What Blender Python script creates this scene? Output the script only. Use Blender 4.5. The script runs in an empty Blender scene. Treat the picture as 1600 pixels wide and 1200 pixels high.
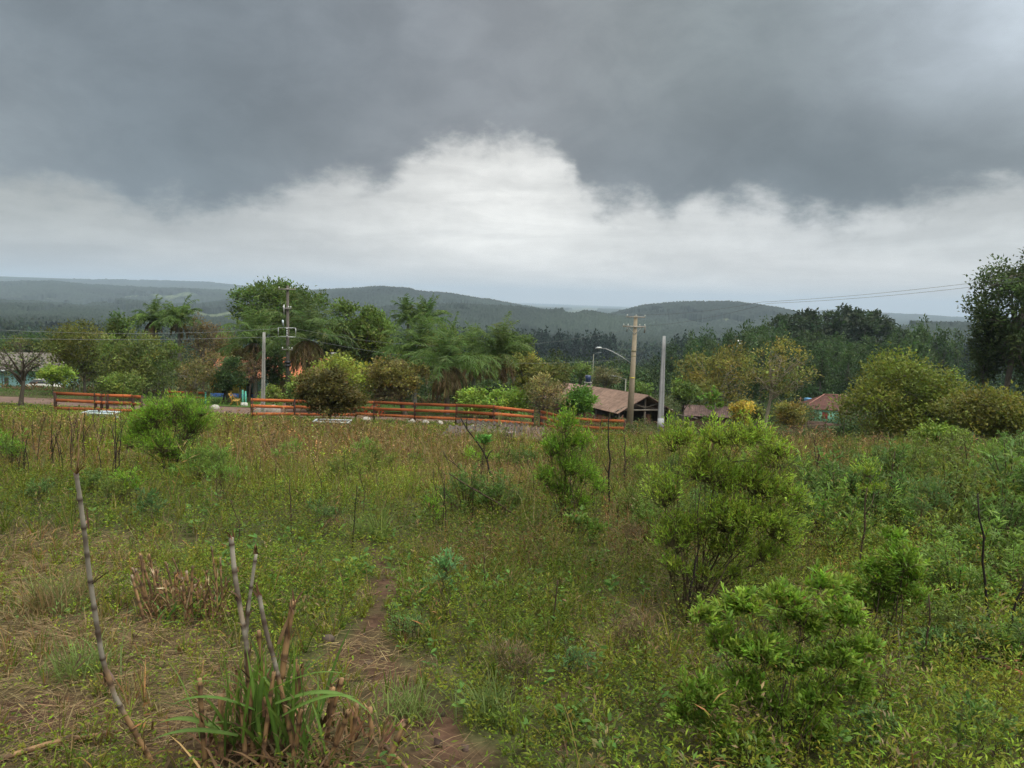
import bpy, math, random
import numpy as np
from mathutils import Matrix
random.seed(7)
RNG = np.random.default_rng(11)
C = bpy.context.scene.collection
SC = bpy.context.scene

# ---------------------------------------------------------------- camera, sky, sun, exposure
PITCH = math.radians(6.28)
F = 1200.0
EYE = 1.6
cam_d = bpy.data.cameras.new('camera')
cam_d.sensor_width = 36.0
cam_d.lens = 36.0 * F / 1600.0
cam_d.clip_start = 0.1
cam_d.clip_end = 60000
cam = bpy.data.objects.new('camera', cam_d)
ROLL = math.radians(1.7)          # the phone was held slightly tilted
cam.matrix_world = Matrix.Translation((0, 0, EYE)) @ Matrix.Rotation(math.pi / 2 - PITCH, 4, 'X') @ Matrix.Rotation(ROLL, 4, 'Z')
CR, SR = math.cos(ROLL), math.sin(ROLL)
C.objects.link(cam)
SC.camera = cam
SC.view_settings.view_transform = 'Standard'
SC.view_settings.look = 'None'
SC.view_settings.exposure = 0.28
SC.view_settings.gamma = 1.0
SC.cycles.use_denoising = True
SC.cycles.denoiser = 'OPENIMAGEDENOISE'
SC.cycles.denoising_input_passes = 'RGB_ALBEDO_NORMAL'
SC.cycles.denoising_prefilter = 'NONE'
SC.cycles.max_bounces = 6
SC.cycles.diffuse_bounces = 3
SC.cycles.glossy_bounces = 1
SC.cycles.transmission_bounces = 3
SC.cycles.volume_bounces = 0
SC.cycles.transparent_max_bounces = 8
SC.cycles.sample_clamp_indirect = 4.0

SUN_EL, SUN_AZ = math.radians(58), math.radians(150)     # a veiled sun, high behind the viewer
sun_d = bpy.data.lights.new('sun', 'SUN')
sun_d.energy = 1.15
sun_d.angle = math.radians(50)
sun_d.color = (1.0, 0.96, 0.86)
sun = bpy.data.objects.new('sun', sun_d)
sun.rotation_euler = (math.pi / 2 - SUN_EL, 0, -SUN_AZ + math.pi)
C.objects.link(sun)

def s2l(c):
    return tuple((v / 255 / 12.92) if v / 255 <= 0.04045 else ((v / 255 + 0.055) / 1.055) ** 2.4 for v in c)

def level(px, py):
    """picture coordinates to ray slopes with the roll taken out"""
    u, v = (px - 800) / F, (600 - py) / F
    return u * CR - v * SR, u * SR + v * CR

def az_el(px, py):
    u, v = level(px, py)
    y, z = math.cos(PITCH) + v * math.sin(PITCH), -math.sin(PITCH) + v * math.cos(PITCH)
    return math.degrees(math.atan2(u, y)), math.degrees(math.atan2(z, math.hypot(u, y)))

def make_world():
    w = bpy.data.worlds.new('World')
    SC.world = w
    w.use_nodes = True
    nt = w.node_tree
    N, L = nt.nodes, nt.links
    for n in list(N):
        N.remove(n)
    def new(t, **k):
        n = N.new(t)
        for a, b in k.items():
            setattr(n, a, b)
        return n
    def m(op, a, b=None, c=None, clamp=False):
        n = new('ShaderNodeMath', operation=op, use_clamp=clamp)
        for i, v in enumerate((a, b, c)):
            if v is None:
                continue
            if isinstance(v, (int, float)):
                n.inputs[i].default_value = v
            else:
                L.new(v, n.inputs[i])
        return n.outputs[0]
    def smooth(x, a, b, o0=0.0, o1=1.0):
        n = new('ShaderNodeMapRange', interpolation_type='SMOOTHSTEP')
        L.new(x, n.inputs['Value'])
        n.inputs['From Min'].default_value, n.inputs['From Max'].default_value = a, b
        n.inputs['To Min'].default_value, n.inputs['To Max'].default_value = o0, o1
        return n.outputs[0]
    def mixc(f, a, b, mode='MIX'):
        n = new('ShaderNodeMix', data_type='RGBA', blend_type=mode)
        if isinstance(f, (int, float)):
            n.inputs[0].default_value = f
        else:
            L.new(f, n.inputs[0])
        for i, v in ((6, a), (7, b)):
            if isinstance(v, tuple):
                n.inputs[i].default_value = (*v, 1)
            else:
                L.new(v, n.inputs[i])
        return n.outputs[2]
    tc = new('ShaderNodeTexCoord')
    sep = new('ShaderNodeSeparateXYZ')
    L.new(tc.outputs['Generated'], sep.inputs[0])
    X, Y, Z = sep.outputs
    az = m('MULTIPLY', m('ARCTAN2', X, Y), 180 / math.pi)
    el = m('MULTIPLY', m('ARCSINE', Z), 180 / math.pi)
    # cloud-layer coordinates: the direction pierced through a flat deck overhead
    zc = m('ADD', m('MAXIMUM', Z, 0.0), 0.10)
    comb = new('ShaderNodeCombineXYZ')
    L.new(m('DIVIDE', X, zc), comb.inputs[0])
    L.new(m('DIVIDE', Y, zc), comb.inputs[1])
    deck = comb.outputs[0]
    def noise(vec, scale, detail, rough=0.55, dist=0.0):
        n = new('ShaderNodeTexNoise')
        L.new(vec, n.inputs['Vector'])
        n.inputs['Scale'].default_value = scale
        n.inputs['Detail'].default_value = detail
        n.inputs['Roughness'].default_value = rough
        n.inputs['Distortion'].default_value = dist
        return n.outputs['Fac']
    comb2 = new('ShaderNodeCombineXYZ')
    L.new(m('MULTIPLY', az, 0.16), comb2.inputs[0])
    L.new(m('MULTIPLY', el, 0.26), comb2.inputs[1])
    ae = comb2.outputs[0]
    comb3 = new('ShaderNodeCombineXYZ')
    L.new(m('MULTIPLY', az, 0.07), comb3.inputs[0])
    L.new(m('MULTIPLY', el, 0.42), comb3.inputs[1])
    streak = comb3.outputs[0]
    n_big = noise(ae, 0.42, 5, .5, .5)
    n_edge = noise(ae, 1.1, 7, 0.6, 0.3)
    n_fine = noise(ae, 3.5, 5, 0.6)
    n_str = noise(streak, 1.2, 5, 0.55, 0.4)
    t = m('DIVIDE', m('ADD', az, 40.0), 80.0, clamp=True)
    def ramp(stops, color=True):
        r = new('ShaderNodeValToRGB')
        r.color_ramp.interpolation = 'B_SPLINE' if color else 'EASE'
        e = r.color_ramp.elements
        pts = []
        for px, py, v in stops:
            a, _ = az_el(px, py)
            pts.append(((a + 40) / 80, v))
        e[0].position, e[1].position = pts[0][0], pts[-1][0]
        e[0].color = (*pts[0][1], 1); e[1].color = (*pts[-1][1], 1)
        for p, v in pts[1:-1]:
            x = e.new(p); x.color = (*v, 1)
        L.new(t, r.inputs[0])
        return r.outputs[0]
    edge_px = [(-60, 285), (60, 290), (130, 305), (200, 330), (300, 338), (400, 328), (470, 305), (540, 280), (600, 295),
               (645, 262), (690, 238), (760, 232), (820, 234), (868, 244), (893, 270), (912, 305), (955, 332), (1000, 325), (1035, 345),
               (1085, 322), (1150, 325), (1200, 322), (1245, 355), (1330, 345), (1400, 332), (1480, 318), (1560, 300), (1680, 280)]
    edge = m('MULTIPLY', ramp([(x, y, (az_el(x, y)[1] / 25,) * 3) for x, y in edge_px], False), 25.0)
    edge = m('ADD', edge, m('MULTIPLY', m('SUBTRACT', n_edge, 0.5), 4.4))
    edge = m('ADD', edge, m('MULTIPLY', m('SUBTRACT', n_fine, 0.5), 2.8))
    dl = m('SUBTRACT', el, edge)
    mask = smooth(dl, -0.9, 1.8)
    veil = smooth(dl, -5.0, 0.6)
    g = lambda px, c: (px, 200, s2l(c))
    high = ramp([g(0, (121, 130, 136)), g(300, (123, 132, 139)), g(550, (133, 140, 146)), g(800, (142, 145, 149)), g(1000, (147, 154, 156)),
                 g(1150, (138, 147, 150)), g(1300, (141, 149, 153)), g(1500, (186, 196, 205)), g(1640, (192, 202, 210))])
    low = ramp([g(0, (136, 144, 149)), g(200, (108, 118, 125)), g(400, (108, 116, 121)), g(600, (130, 134, 138)), g(800, (142, 145, 148)),
                g(950, (119, 125, 129)), g(1100, (122, 129, 133)), g(1250, (108, 117, 122)), g(1450, (118, 126, 130)), g(1640, (136, 144, 148))])
    band = ramp([g(0, (158, 163, 164)), g(200, (164, 168, 169)), g(400, (176, 180, 183)), g(600, (203, 206, 208)), g(760, (231, 234, 236)),
                 g(900, (223, 226, 228)), g(1050, (206, 210, 213)), g(1200, (200, 204, 208)), g(1400, (195, 200, 204)), g(1640, (186, 192, 196))])
    hor = ramp([g(0, (160, 163, 165)), g(400, (178, 180, 182)), g(800, (208, 208, 208)), g(1200, (206, 206, 206)), g(1640, (194, 195, 196))])
    upper = mixc(smooth(el, 9.0, 17.0), low, high)
    upper = mixc(1.0, upper, new_grey(nt, L, smooth(n_big, 0.3, 0.72, 0.86, 1.12)), 'MULTIPLY')
    upper = mixc(1.0, upper, new_grey(nt, L, smooth(n_edge, 0.3, 0.7, 0.90, 1.08)), 'MULTIPLY')
    lower = mixc(smooth(el, 0.5, 5.0), hor, band)
    lower = mixc(1.0, lower, new_grey(nt, L, smooth(n_str, 0.32, 0.68, 0.84, 1.06)), 'MULTIPLY')
    lower = mixc(1.0, lower, new_grey(nt, L, smooth(n_fine, 0.3, 0.7, 0.97, 1.03)), 'MULTIPLY')
    lower = mixc(m('MULTIPLY', veil, 0.16), lower, upper)
    lower = mixc(1.0, lower, new_grey(nt, L, smooth(el, 0.0, 9.0, 1.42, 1.19)), 'MULTIPLY')
    lower = mixc(1.0, lower, (1.04, 1.0, 0.94), 'MULTIPLY')
    upper = mixc(1.0, upper, new_grey(nt, L, smooth(el, 3.0, 14.0, 1.10, 1.02)), 'MULTIPLY')
    col = mixc(mask, lower, upper)
    # extra brightness and warmth added to the unseen upper sky to light the field
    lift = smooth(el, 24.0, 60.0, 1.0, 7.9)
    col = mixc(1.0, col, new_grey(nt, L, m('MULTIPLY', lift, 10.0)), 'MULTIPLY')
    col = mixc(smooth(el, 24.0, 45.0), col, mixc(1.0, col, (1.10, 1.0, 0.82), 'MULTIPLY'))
    sky = new('ShaderNodeTexSky', sky_type='NISHITA')
    sky.sun_disc = False
    sky.sun_elevation = SUN_EL
    sky.sun_rotation = SUN_AZ
    col = mixc(0.03, col, sky.outputs[0])
    bg = new('ShaderNodeBackground')
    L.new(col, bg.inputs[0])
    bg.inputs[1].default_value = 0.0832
    out = new('ShaderNodeOutputWorld')
    L.new(bg.outputs[0], out.inputs[0])

def new_grey(nt, L, val):
    n = nt.nodes.new('ShaderNodeCombineColor')
    for i in range(3):
        L.new(val, n.inputs[i])
    return n.outputs[0]

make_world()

# ---------------------------------------------------------------- terrain
def sstep(x, a, b):
    t = np.clip((np.asarray(x, float) - a) / (b - a), 0, 1)
    return t * t * (3 - 2 * t)

def hash2(ix, iy, seed=0):
    h = (ix.astype(np.int64) * 374761393 + iy.astype(np.int64) * 668265263 + seed * 974711) & 0x7fffffff
    h = ((h ^ (h >> 13)) * 1274126177) & 0x7fffffff
    return ((h ^ (h >> 16)) & 0xffff) / 65535.0

def vnoise(x, y, seed=0):
    x = np.asarray(x, float); y = np.asarray(y, float)
    ix, iy = np.floor(x), np.floor(y)
    fx, fy = x - ix, y - iy
    fx, fy = fx * fx * (3 - 2 * fx), fy * fy * (3 - 2 * fy)
    a, b = hash2(ix, iy, seed), hash2(ix + 1, iy, seed)
    c, d = hash2(ix, iy + 1, seed), hash2(ix + 1, iy + 1, seed)
    return (a * (1 - fx) + b * fx) * (1 - fy) + (c * (1 - fx) + d * fx) * fy

def fbm(x, y, oct=4, seed=0):
    s, a, t = 0, 1.0, 0
    for i in range(oct):
        s = s + a * vnoise(x * 2 ** i + 17.3 * i, y * 2 ** i - 9.1 * i, seed + i)
        t += a; a *= 0.5
    return s / t

def at(px, py, D):
    """the point at depth D (metres straight ahead) seen at this place of the photograph"""
    u, v = level(px, py)
    k = D / (math.cos(PITCH) + v * math.sin(PITCH))
    return np.array((u * k, D, EYE + k * (-math.sin(PITCH) + v * math.cos(PITCH))))

# far ridges: depth, half-width in log depth, skyline (picture column, row)
RIDGES = [
    (7600, 0.16, [(-300, 432), (0, 430), (120, 434), (240, 438), (330, 441), (390, 448), (480, 462), (600, 480), (700, 500), (2200, 500)]),
    (4300, 0.22, [(-300, 440), (0, 441), (90, 440), (150, 446), (230, 450), (300, 452), (380, 456), (470, 470), (560, 490), (2200, 520)]),
    (2500, 0.25, [(-300, 480), (0, 474), (100, 478), (200, 470), (300, 478), (400, 470), (520, 500), (2200, 540)]),
    (3100, 0.22, [(-300, 520), (300, 480), (400, 462), (490, 455), (560, 452), (600, 449), (640, 452), (660, 457), (700, 460), (740, 466), (790, 474), (830, 481), (880, 492), (940, 505), (2200, 540)]),
    (1900, 0.17, [(-300, 540), (400, 520), (520, 492), (620, 480), (720, 478), (800, 482), (850, 487), (890, 484), (930, 490), (990, 500), (1050, 512), (2200, 540)]),
    (2700, 0.24, [(-300, 540), (860, 520), (940, 497), (970, 487), (1005, 479), (1050, 474), (1100, 473), (1145, 474), (1175, 477), (1220, 484), (1260, 493), (1330, 505), (1420, 520), (2200, 530)]),
    (6800, 0.16, [(-300, 520), (1150, 500), (1210, 487), (1250, 488), (1300, 484), (1345, 487), (1380, 490), (1430, 492), (1480, 496), (1540, 497), (1650, 494), (2200, 490)]),
    (1500, 0.20, [(-300, 560), (1100, 540), (1250, 520), (1330, 508), (1420, 505), (1500, 508), (1600, 512), (2200, 500)]),
]

def terrain(X, Y):
    X = np.asarray(X, float); Y = np.asarray(Y, float)
    r = np.hypot(X, Y) + 1e-6
    ca, sa = Y / r, X / r
    d = np.interp(r, [0, 150, 220, 300, 500, 800, 1500, 2500, 30000], [0, 150, 208, 258, 385, 500, 580, 620, 700])
    z = (-0.134 * ca - 0.005 * sa) * d
    Yp = np.maximum(Y, 1.0)
    u = X / Yp
    front = sstep(Y, 5, 30)
    dip = sstep(u, -0.02, 0.12)
    z = z - front * dip * 0.06 * np.clip(Y - 36, 0, 16)
    z = z + front * (1 - dip) * 0.05 * np.clip(Y - 54, 0, 20)
    # relief
    z = z + 0.10 * (fbm(X * 0.35, Y * 0.35, 3, 5) - 0.5) * sstep(r, 2, 6)
    z = z + 6 * (fbm(X * 0.006, Y * 0.006, 3, 8) - 0.5) * sstep(r, 160, 500)
    z = z + 40 * (fbm(X * 0.0011, Y * 0.0011, 4, 9) - 0.5) * sstep(r, 700, 2500)
    far = sstep(r, 500, 1100) * (Y > 0)
    if np.any(far > 0):
        px = 800 + F * (np.clip(u, -1.2, 1.2) * 0.9945 + 0.10 * SR)
        wob = 0.02 * (fbm(px * 0.012, np.log(r) * 3, 3, 21) - 0.5)
        for D, w, prof in RIDGES:
            row = np.interp(px, [p[0] for p in prof], [p[1] for p in prof])
            v = (px - 800) / F * SR + (600 - row) / F * CR
            tan = (-math.sin(PITCH) + v * math.cos(PITCH)) / (math.cos(PITCH) + v * math.sin(PITCH))
            crest = EYE + D * tan - 11
            q = (np.log(Yp) - math.log(D)) / w + wob * 6
            h = crest - (np.abs(q) ** 1.7) * np.maximum(crest + 110, 60) * 0.5
            z = np.where((far > 0) & (h > z), z + (h - z) * far, z)
    return z

def tz(x, y):
    return float(terrain(np.array([x]), np.array([y]))[0])

def G(px, py, dmax=400.0):
    """ground point seen at this place of the photograph"""
    u, v = level(px, py)
    ky, kz = math.cos(PITCH) + v * math.sin(PITCH), -math.sin(PITCH) + v * math.cos(PITCH)
    lo, hi = 1.5, dmax
    for n in (300, 60, 60):
        D = np.geomspace(lo, hi, n)
        X, Zr = u * D / ky, EYE + D * kz / ky
        hit = np.nonzero(Zr <= terrain(X, D))[0]
        if not len(hit): break
        k = hit[0]
        lo, hi = D[max(k - 1, 0)], D[k]
    else:
        x = u * hi / ky
        return np.array((x, hi, tz(x, hi)))
    return at(px, py, dmax)

def gd(px, D):
    """ground point in this column of the photograph at depth D"""
    x = ((px - 800) / F * CR + 0.05 * SR) * D * 1.004
    return np.array((x, D, tz(x, D)))

def to_px(P):
    """picture coordinates of points (n,3)"""
    P = np.asarray(P, float)
    y = P[:, 1]; z = P[:, 2] - EYE
    dep = y * math.cos(PITCH) - z * math.sin(PITCH)
    v = (y * math.sin(PITCH) + z * math.cos(PITCH)) / dep
    u = P[:, 0] / dep
    return 800 + F * (u * CR + v * SR), 600 - F * (v * CR - u * SR)

# ---------------------------------------------------------------- mesh helpers
class Acc:
    """collects vertices, faces and vertex colours for one mesh"""
    def __init__(s):
        s.V, s.F, s.C, s.n = [], {3: [], 4: []}, [], 0
    def add(s, V, faces, col):
        V = np.asarray(V, float).reshape(-1, 3)
        for f in faces:
            f = np.asarray(f, np.int64)
            if len(f):
                s.F.setdefault(f.shape[1], []).append(f + s.n)
        col = np.asarray(col, float)
        if col.ndim == 1:
            col = np.broadcast_to(col[:3], (len(V), 3))
        s.V.append(V); s.C.append(col); s.n += len(V)
    def mesh(s, name, mat, smooth=False):
        me = bpy.data.meshes.new(name)
        if not s.V:
            return me
        V = np.concatenate(s.V); Cc = np.concatenate(s.C)
        loops, starts, tot = [], [], 0
        for k in sorted(s.F):
            if s.F[k]:
                f = np.concatenate(s.F[k])
                loops.append(f.ravel())
                starts.append(tot + np.arange(len(f)) * k)
                tot += f.size
        loops = np.concatenate(loops); starts = np.concatenate(starts)
        me.vertices.add(len(V)); me.vertices.foreach_set('co', V.astype(np.float32).ravel())
        me.loops.add(len(loops)); me.loops.foreach_set('vertex_index', loops.astype(np.int32))
        me.polygons.add(len(starts)); me.polygons.foreach_set('loop_start', starts.astype(np.int32))
        if smooth:
            me.polygons.foreach_set('use_smooth', np.ones(len(starts), bool))
        at_ = me.color_attributes.new('Col', 'FLOAT_COLOR', 'POINT')
        at_.data.foreach_set('color', np.concatenate([Cc, np.ones((len(Cc), 1))], 1).astype(np.float32).ravel())
        me.update(calc_edges=True)
        me.validate()
        if mat: me.materials.append(mat)
        return me

def obj(name, acc, mat, parent=None, loc=None, smooth=False):
    me = acc if isinstance(acc, bpy.types.Mesh) else acc.mesh(name, mat, smooth)
    o = bpy.data.objects.new(name, me)
    C.objects.link(o)
    if parent: o.parent = parent
    if loc is not None: o.location = tuple(float(v) for v in loc)
    return o

def tag(o, label, cat, group=None):
    o['label'] = label; o['category'] = cat
    if group: o['group'] = group
    return o

def thing(name, label, cat, loc, group=None, rz=0.0):
    o = bpy.data.objects.new(name, None)
    o.empty_display_size = 0.2
    C.objects.link(o)
    o.location = tuple(float(v) for v in loc); o.rotation_euler = (0, 0, rz)
    return tag(o, label, cat, group)

def dup(root, loc, rz=0.0, scale=1.0, label=None, group=None):
    r = root.copy(); C.objects.link(r)
    r.location = tuple(float(v) for v in loc); r.rotation_euler = (0, 0, rz)
    r.scale = (scale,) * 3 if isinstance(scale, (int, float)) else scale
    if label: r['label'] = label
    if group: r['group'] = group
    for ch in list(root.children):
        c = ch.copy(); C.objects.link(c); c.parent = r
        for g2 in ch.children:
            d = g2.copy(); C.objects.link(d); d.parent = c
    return r

def kind(o, k='structure'):
    o['kind'] = k
    return o

def unit(v):
    v = np.asarray(v, float)
    return v / np.maximum(np.linalg.norm(v, axis=-1, keepdims=True), 1e-9)

def rdir(n, rng=RNG):
    return unit(rng.normal(size=(n, 3)))

def tint(col, n, rng=RNG, v=0.18, h=0.08):
    """n variations of a colour"""
    c = np.asarray(col, float)
    if c.ndim == 1: c = np.broadcast_to(c, (n, 3))
    k = np.exp(rng.normal(0, v, (n, 1)))
    return np.clip(c * k * np.exp(rng.normal(0, h, (n, 3))), 0, 0.9)

def leaves(acc, P, D, L, W, col, rng=RNG, six=False, droop=0.15, Nn=None):
    """lanceolate leaves from P along D"""
    n = len(P)
    if n == 0: return
    L = np.broadcast_to(np.asarray(L, float), (n,))[:, None]; W = np.broadcast_to(np.asarray(W, float), (n,))[:, None]
    D = unit(D)
    up = np.broadcast_to(np.array((0, 0, 1.0)), (n, 3)) if Nn is None else Nn
    up = up + rng.normal(0, 0.45, (n, 3))
    S = unit(np.cross(D, up)); N2 = np.cross(S, D)
    i = np.arange(n)
    if not six:
        V = np.stack([P, P + D * L * .45 + S * W * .5 + N2 * W * .18, P + D * L - N2 * L * droop, P + D * L * .45 - S * W * .5 + N2 * W * .18], 1)
        acc.add(V, [i[:, None] * 4 + np.arange(4)], np.repeat(col, 4, 0))
    else:
        V = np.stack([P, P + D * L * .3 + S * W * .42 + N2 * W * .12, P + D * L * .3 - S * W * .42 + N2 * W * .12,
                      P + D * L * .66 + S * W * .5 + N2 * (W * .12 - L * droop * .4), P + D * L * .66 - S * W * .5 + N2 * (W * .12 - L * droop * .4),
                      P + D * L - N2 * L * droop], 1)
        b = i[:, None] * 6
        acc.add(V, [np.concatenate([b + np.array((0, 1, 2)), b + np.array((3, 5, 4))]), b + np.array((1, 3, 4, 2))], np.repeat(col, 6, 0))

def blades(acc, P, D, L, W, col, bend=0.5, rng=RNG, seg=3):
    """grass blades bending under their own weight"""
    n = len(P)
    if n == 0: return
    L = np.broadcast_to(np.asarray(L, float), (n,))[:, None]; W = np.broadcast_to(np.asarray(W, float), (n,))[:, None]
    bend = np.broadcast_to(np.asarray(bend, float), (n,))[:, None]
    D = unit(D)
    S = unit(np.cross(D, rng.normal(size=(n, 3)) * .6 + np.array((0, 0, 1.0))))
    p = P.copy(); d = D.copy()
    rows = []
    wd = [1.0, 0.9, 0.62, 0.35]
    for k in range(seg):
        rows.append((p + S * W * .5 * wd[k], p - S * W * .5 * wd[k]))
        p = p + d * L / seg
        d = unit(d + np.array((0, 0, -1.0)) * bend * (0.5 + k * .5))
    V = np.stack([q for r in rows for q in r] + [p], 1)
    m = 2 * seg + 1
    b = np.arange(n)[:, None] * m
    fs = [b + np.array((2 * k, 2 * k + 1, 2 * k + 3, 2 * k + 2)) for k in range(seg - 1)]
    acc.add(V, [np.concatenate(fs), b + np.array((2 * seg - 2, 2 * seg - 1, 2 * seg))], np.repeat(col, m, 0))

def tubes(acc, P, R, col, s=5, cap=True):
    """tapering tubes; P (n,k,3), R (n,k) or (k,), col (3,), (n,3) or (n,k,3)"""
    P = np.asarray(P, float)
    if P.ndim == 2: P = P[None]
    n, k, _ = P.shape
    R = np.broadcast_to(np.asarray(R, float), (n, k))
    T = np.empty_like(P)
    T[:, 1:-1] = P[:, 2:] - P[:, :-2] if k > 2 else T[:, 1:-1]
    T[:, 0] = P[:, 1] - P[:, 0]; T[:, -1] = P[:, -1] - P[:, -2]
    T = unit(T)
    ax = unit(P[:, -1] - P[:, 0])
    ref = np.where(np.abs(ax[:, 2:3]) > 0.8, np.array((1.0, 0.13, 0)), np.array((0.1, 0, 1.0)))[:, None, :]
    A = unit(np.cross(T, np.broadcast_to(ref, T.shape))); B = np.cross(T, A)
    th = np.arange(s) * 2 * math.pi / s
    V = P[:, :, None, :] + R[:, :, None, None] * (A[:, :, None, :] * np.cos(th)[None, None, :, None] + B[:, :, None, :] * np.sin(th)[None, None, :, None])
    base = (np.arange(n) * k * s)[:, None, None]
    ring = (np.arange(k - 1) * s)[None, :, None]
    j = np.arange(s)[None, None, :]
    j2 = (j + 1) % s
    q = np.stack([base + ring + j, base + ring + j2, base + ring + s + j2, base + ring + s + j], -1).reshape(-1, 4)
    faces = [q]
    if cap:
        for off in (0, (k - 1) * s):
            f = (np.arange(n) * k * s + off)[:, None] + (np.arange(s) if off else np.arange(s)[::-1])
            faces.append(f)
    col = np.asarray(col, float)
    if col.ndim == 1: cc = np.broadcast_to(col, (n * k * s, 3))
    elif col.ndim == 2: cc = np.repeat(col, k * s, 0)
    else: cc = np.repeat(col.reshape(n * k, 3), s, 0)
    acc.add(V, faces, cc)

def box(acc, c, size, col=(.5, .5, .5), rz=0.0, tilt=0.0, roll=0.0, jit=0.0):
    """a box round centre c; tilt about x, roll about y, then rz"""
    h = np.array(size, float) / 2
    V = np.array([(x, y, z) for x in (-1, 1) for y in (-1, 1) for z in (-1, 1)], float) * h
    if jit: V = V + RNG.normal(0, jit, V.shape)
    if tilt:
        ct, st = math.cos(tilt), math.sin(tilt)
        V = np.stack([V[:, 0], V[:, 1] * ct - V[:, 2] * st, V[:, 1] * st + V[:, 2] * ct], 1)
    if roll:
        ct, st = math.cos(roll), math.sin(roll)
        V = np.stack([V[:, 0] * ct + V[:, 2] * st, V[:, 1], -V[:, 0] * st + V[:, 2] * ct], 1)
    if rz:
        ct, st = math.cos(rz), math.sin(rz)
        V = np.stack([V[:, 0] * ct - V[:, 1] * st, V[:, 0] * st + V[:, 1] * ct, V[:, 2]], 1)
    acc.add(V + np.asarray(c, float), [[(0, 1, 3, 2), (4, 6, 7, 5), (0, 4, 5, 1), (2, 3, 7, 6), (0, 2, 6, 4), (1, 5, 7, 3)]], col)

def beam(acc, a, b, w, h, col=(.5, .5, .5)):
    """a squared timber from a to b, w wide and h high"""
    a = np.asarray(a, float); b = np.asarray(b, float)
    t = unit(b - a)
    ref = np.array((0, 0, 1.0)) if abs(t[2]) < .9 else np.array((0, 1.0, 0))
    S = unit(np.cross(t, ref)); N2 = np.cross(S, t)
    V = [p + S * w * i + N2 * h * j for p in (a, b) for i in (-.5, .5) for j in (-.5, .5)]
    acc.add(np.array(V), [[(0, 1, 3, 2), (4, 6, 7, 5), (0, 4, 5, 1), (2, 3, 7, 6), (0, 2, 6, 4), (1, 5, 7, 3)]], col)

def blob(acc, c, r, col, seed=0, seg=10, flat=0.0):
    """an uneven stone"""
    rng = np.random.default_rng(seed)
    th = np.linspace(0, 2 * math.pi, seg, endpoint=False); ph = np.linspace(0.12, math.pi - .12, 6)
    V = []
    for p in ph:
        for t in th:
            V.append((math.sin(p) * math.cos(t), math.sin(p) * math.sin(t), math.cos(p)))
    V = np.array(V); V *= (1 + .28 * (fbm(V[:, 0] * 1.6 + seed, V[:, 1] * 1.6 + V[:, 2] * 1.3, 3, seed) - .5))[:, None] * 1.0
    V = V * np.asarray(r, float) + np.asarray(c, float)
    q = []
    for i in range(5):
        for j in range(seg):
            q.append((i * seg + j, (i + 1) * seg + j, (i + 1) * seg + (j + 1) % seg, i * seg + (j + 1) % seg))
    acc.add(V, [q, [tuple(range(seg))], [tuple(range(5 * seg, 6 * seg))[::-1]]], col)

# ---------------------------------------------------------------- materials
def mat_base(name):
    m = bpy.data.materials.new(name); m.use_nodes = True
    nt = m.node_tree
    return m, nt, nt.nodes['Principled BSDF'], nt.links

def leaf_mat(name, trans=0.4, rough=0.55, spec=0.25):
    m, nt, b, L = mat_base(name)
    a = nt.nodes.new('ShaderNodeVertexColor'); a.layer_name = 'Col'
    L.new(a.outputs[0], b.inputs['Base Color'])
    b.inputs['Roughness'].default_value = rough
    b.inputs['Specular IOR Level'].default_value = spec
    tr = nt.nodes.new('ShaderNodeBsdfTranslucent')
    mx = nt.nodes.new('ShaderNodeMixShader'); mx.inputs[0].default_value = trans
    hs = nt.nodes.new('ShaderNodeHueSaturation'); hs.inputs['Value'].default_value = 1.35; hs.inputs['Saturation'].default_value = 1.05
    L.new(a.outputs[0], hs.inputs['Color']); L.new(hs.outputs[0], tr.inputs[0])
    L.new(b.outputs[0], mx.inputs[1]); L.new(tr.outputs[0], mx.inputs[2])
    L.new(mx.outputs[0], nt.nodes['Material Output'].inputs[0])
    return m

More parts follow.
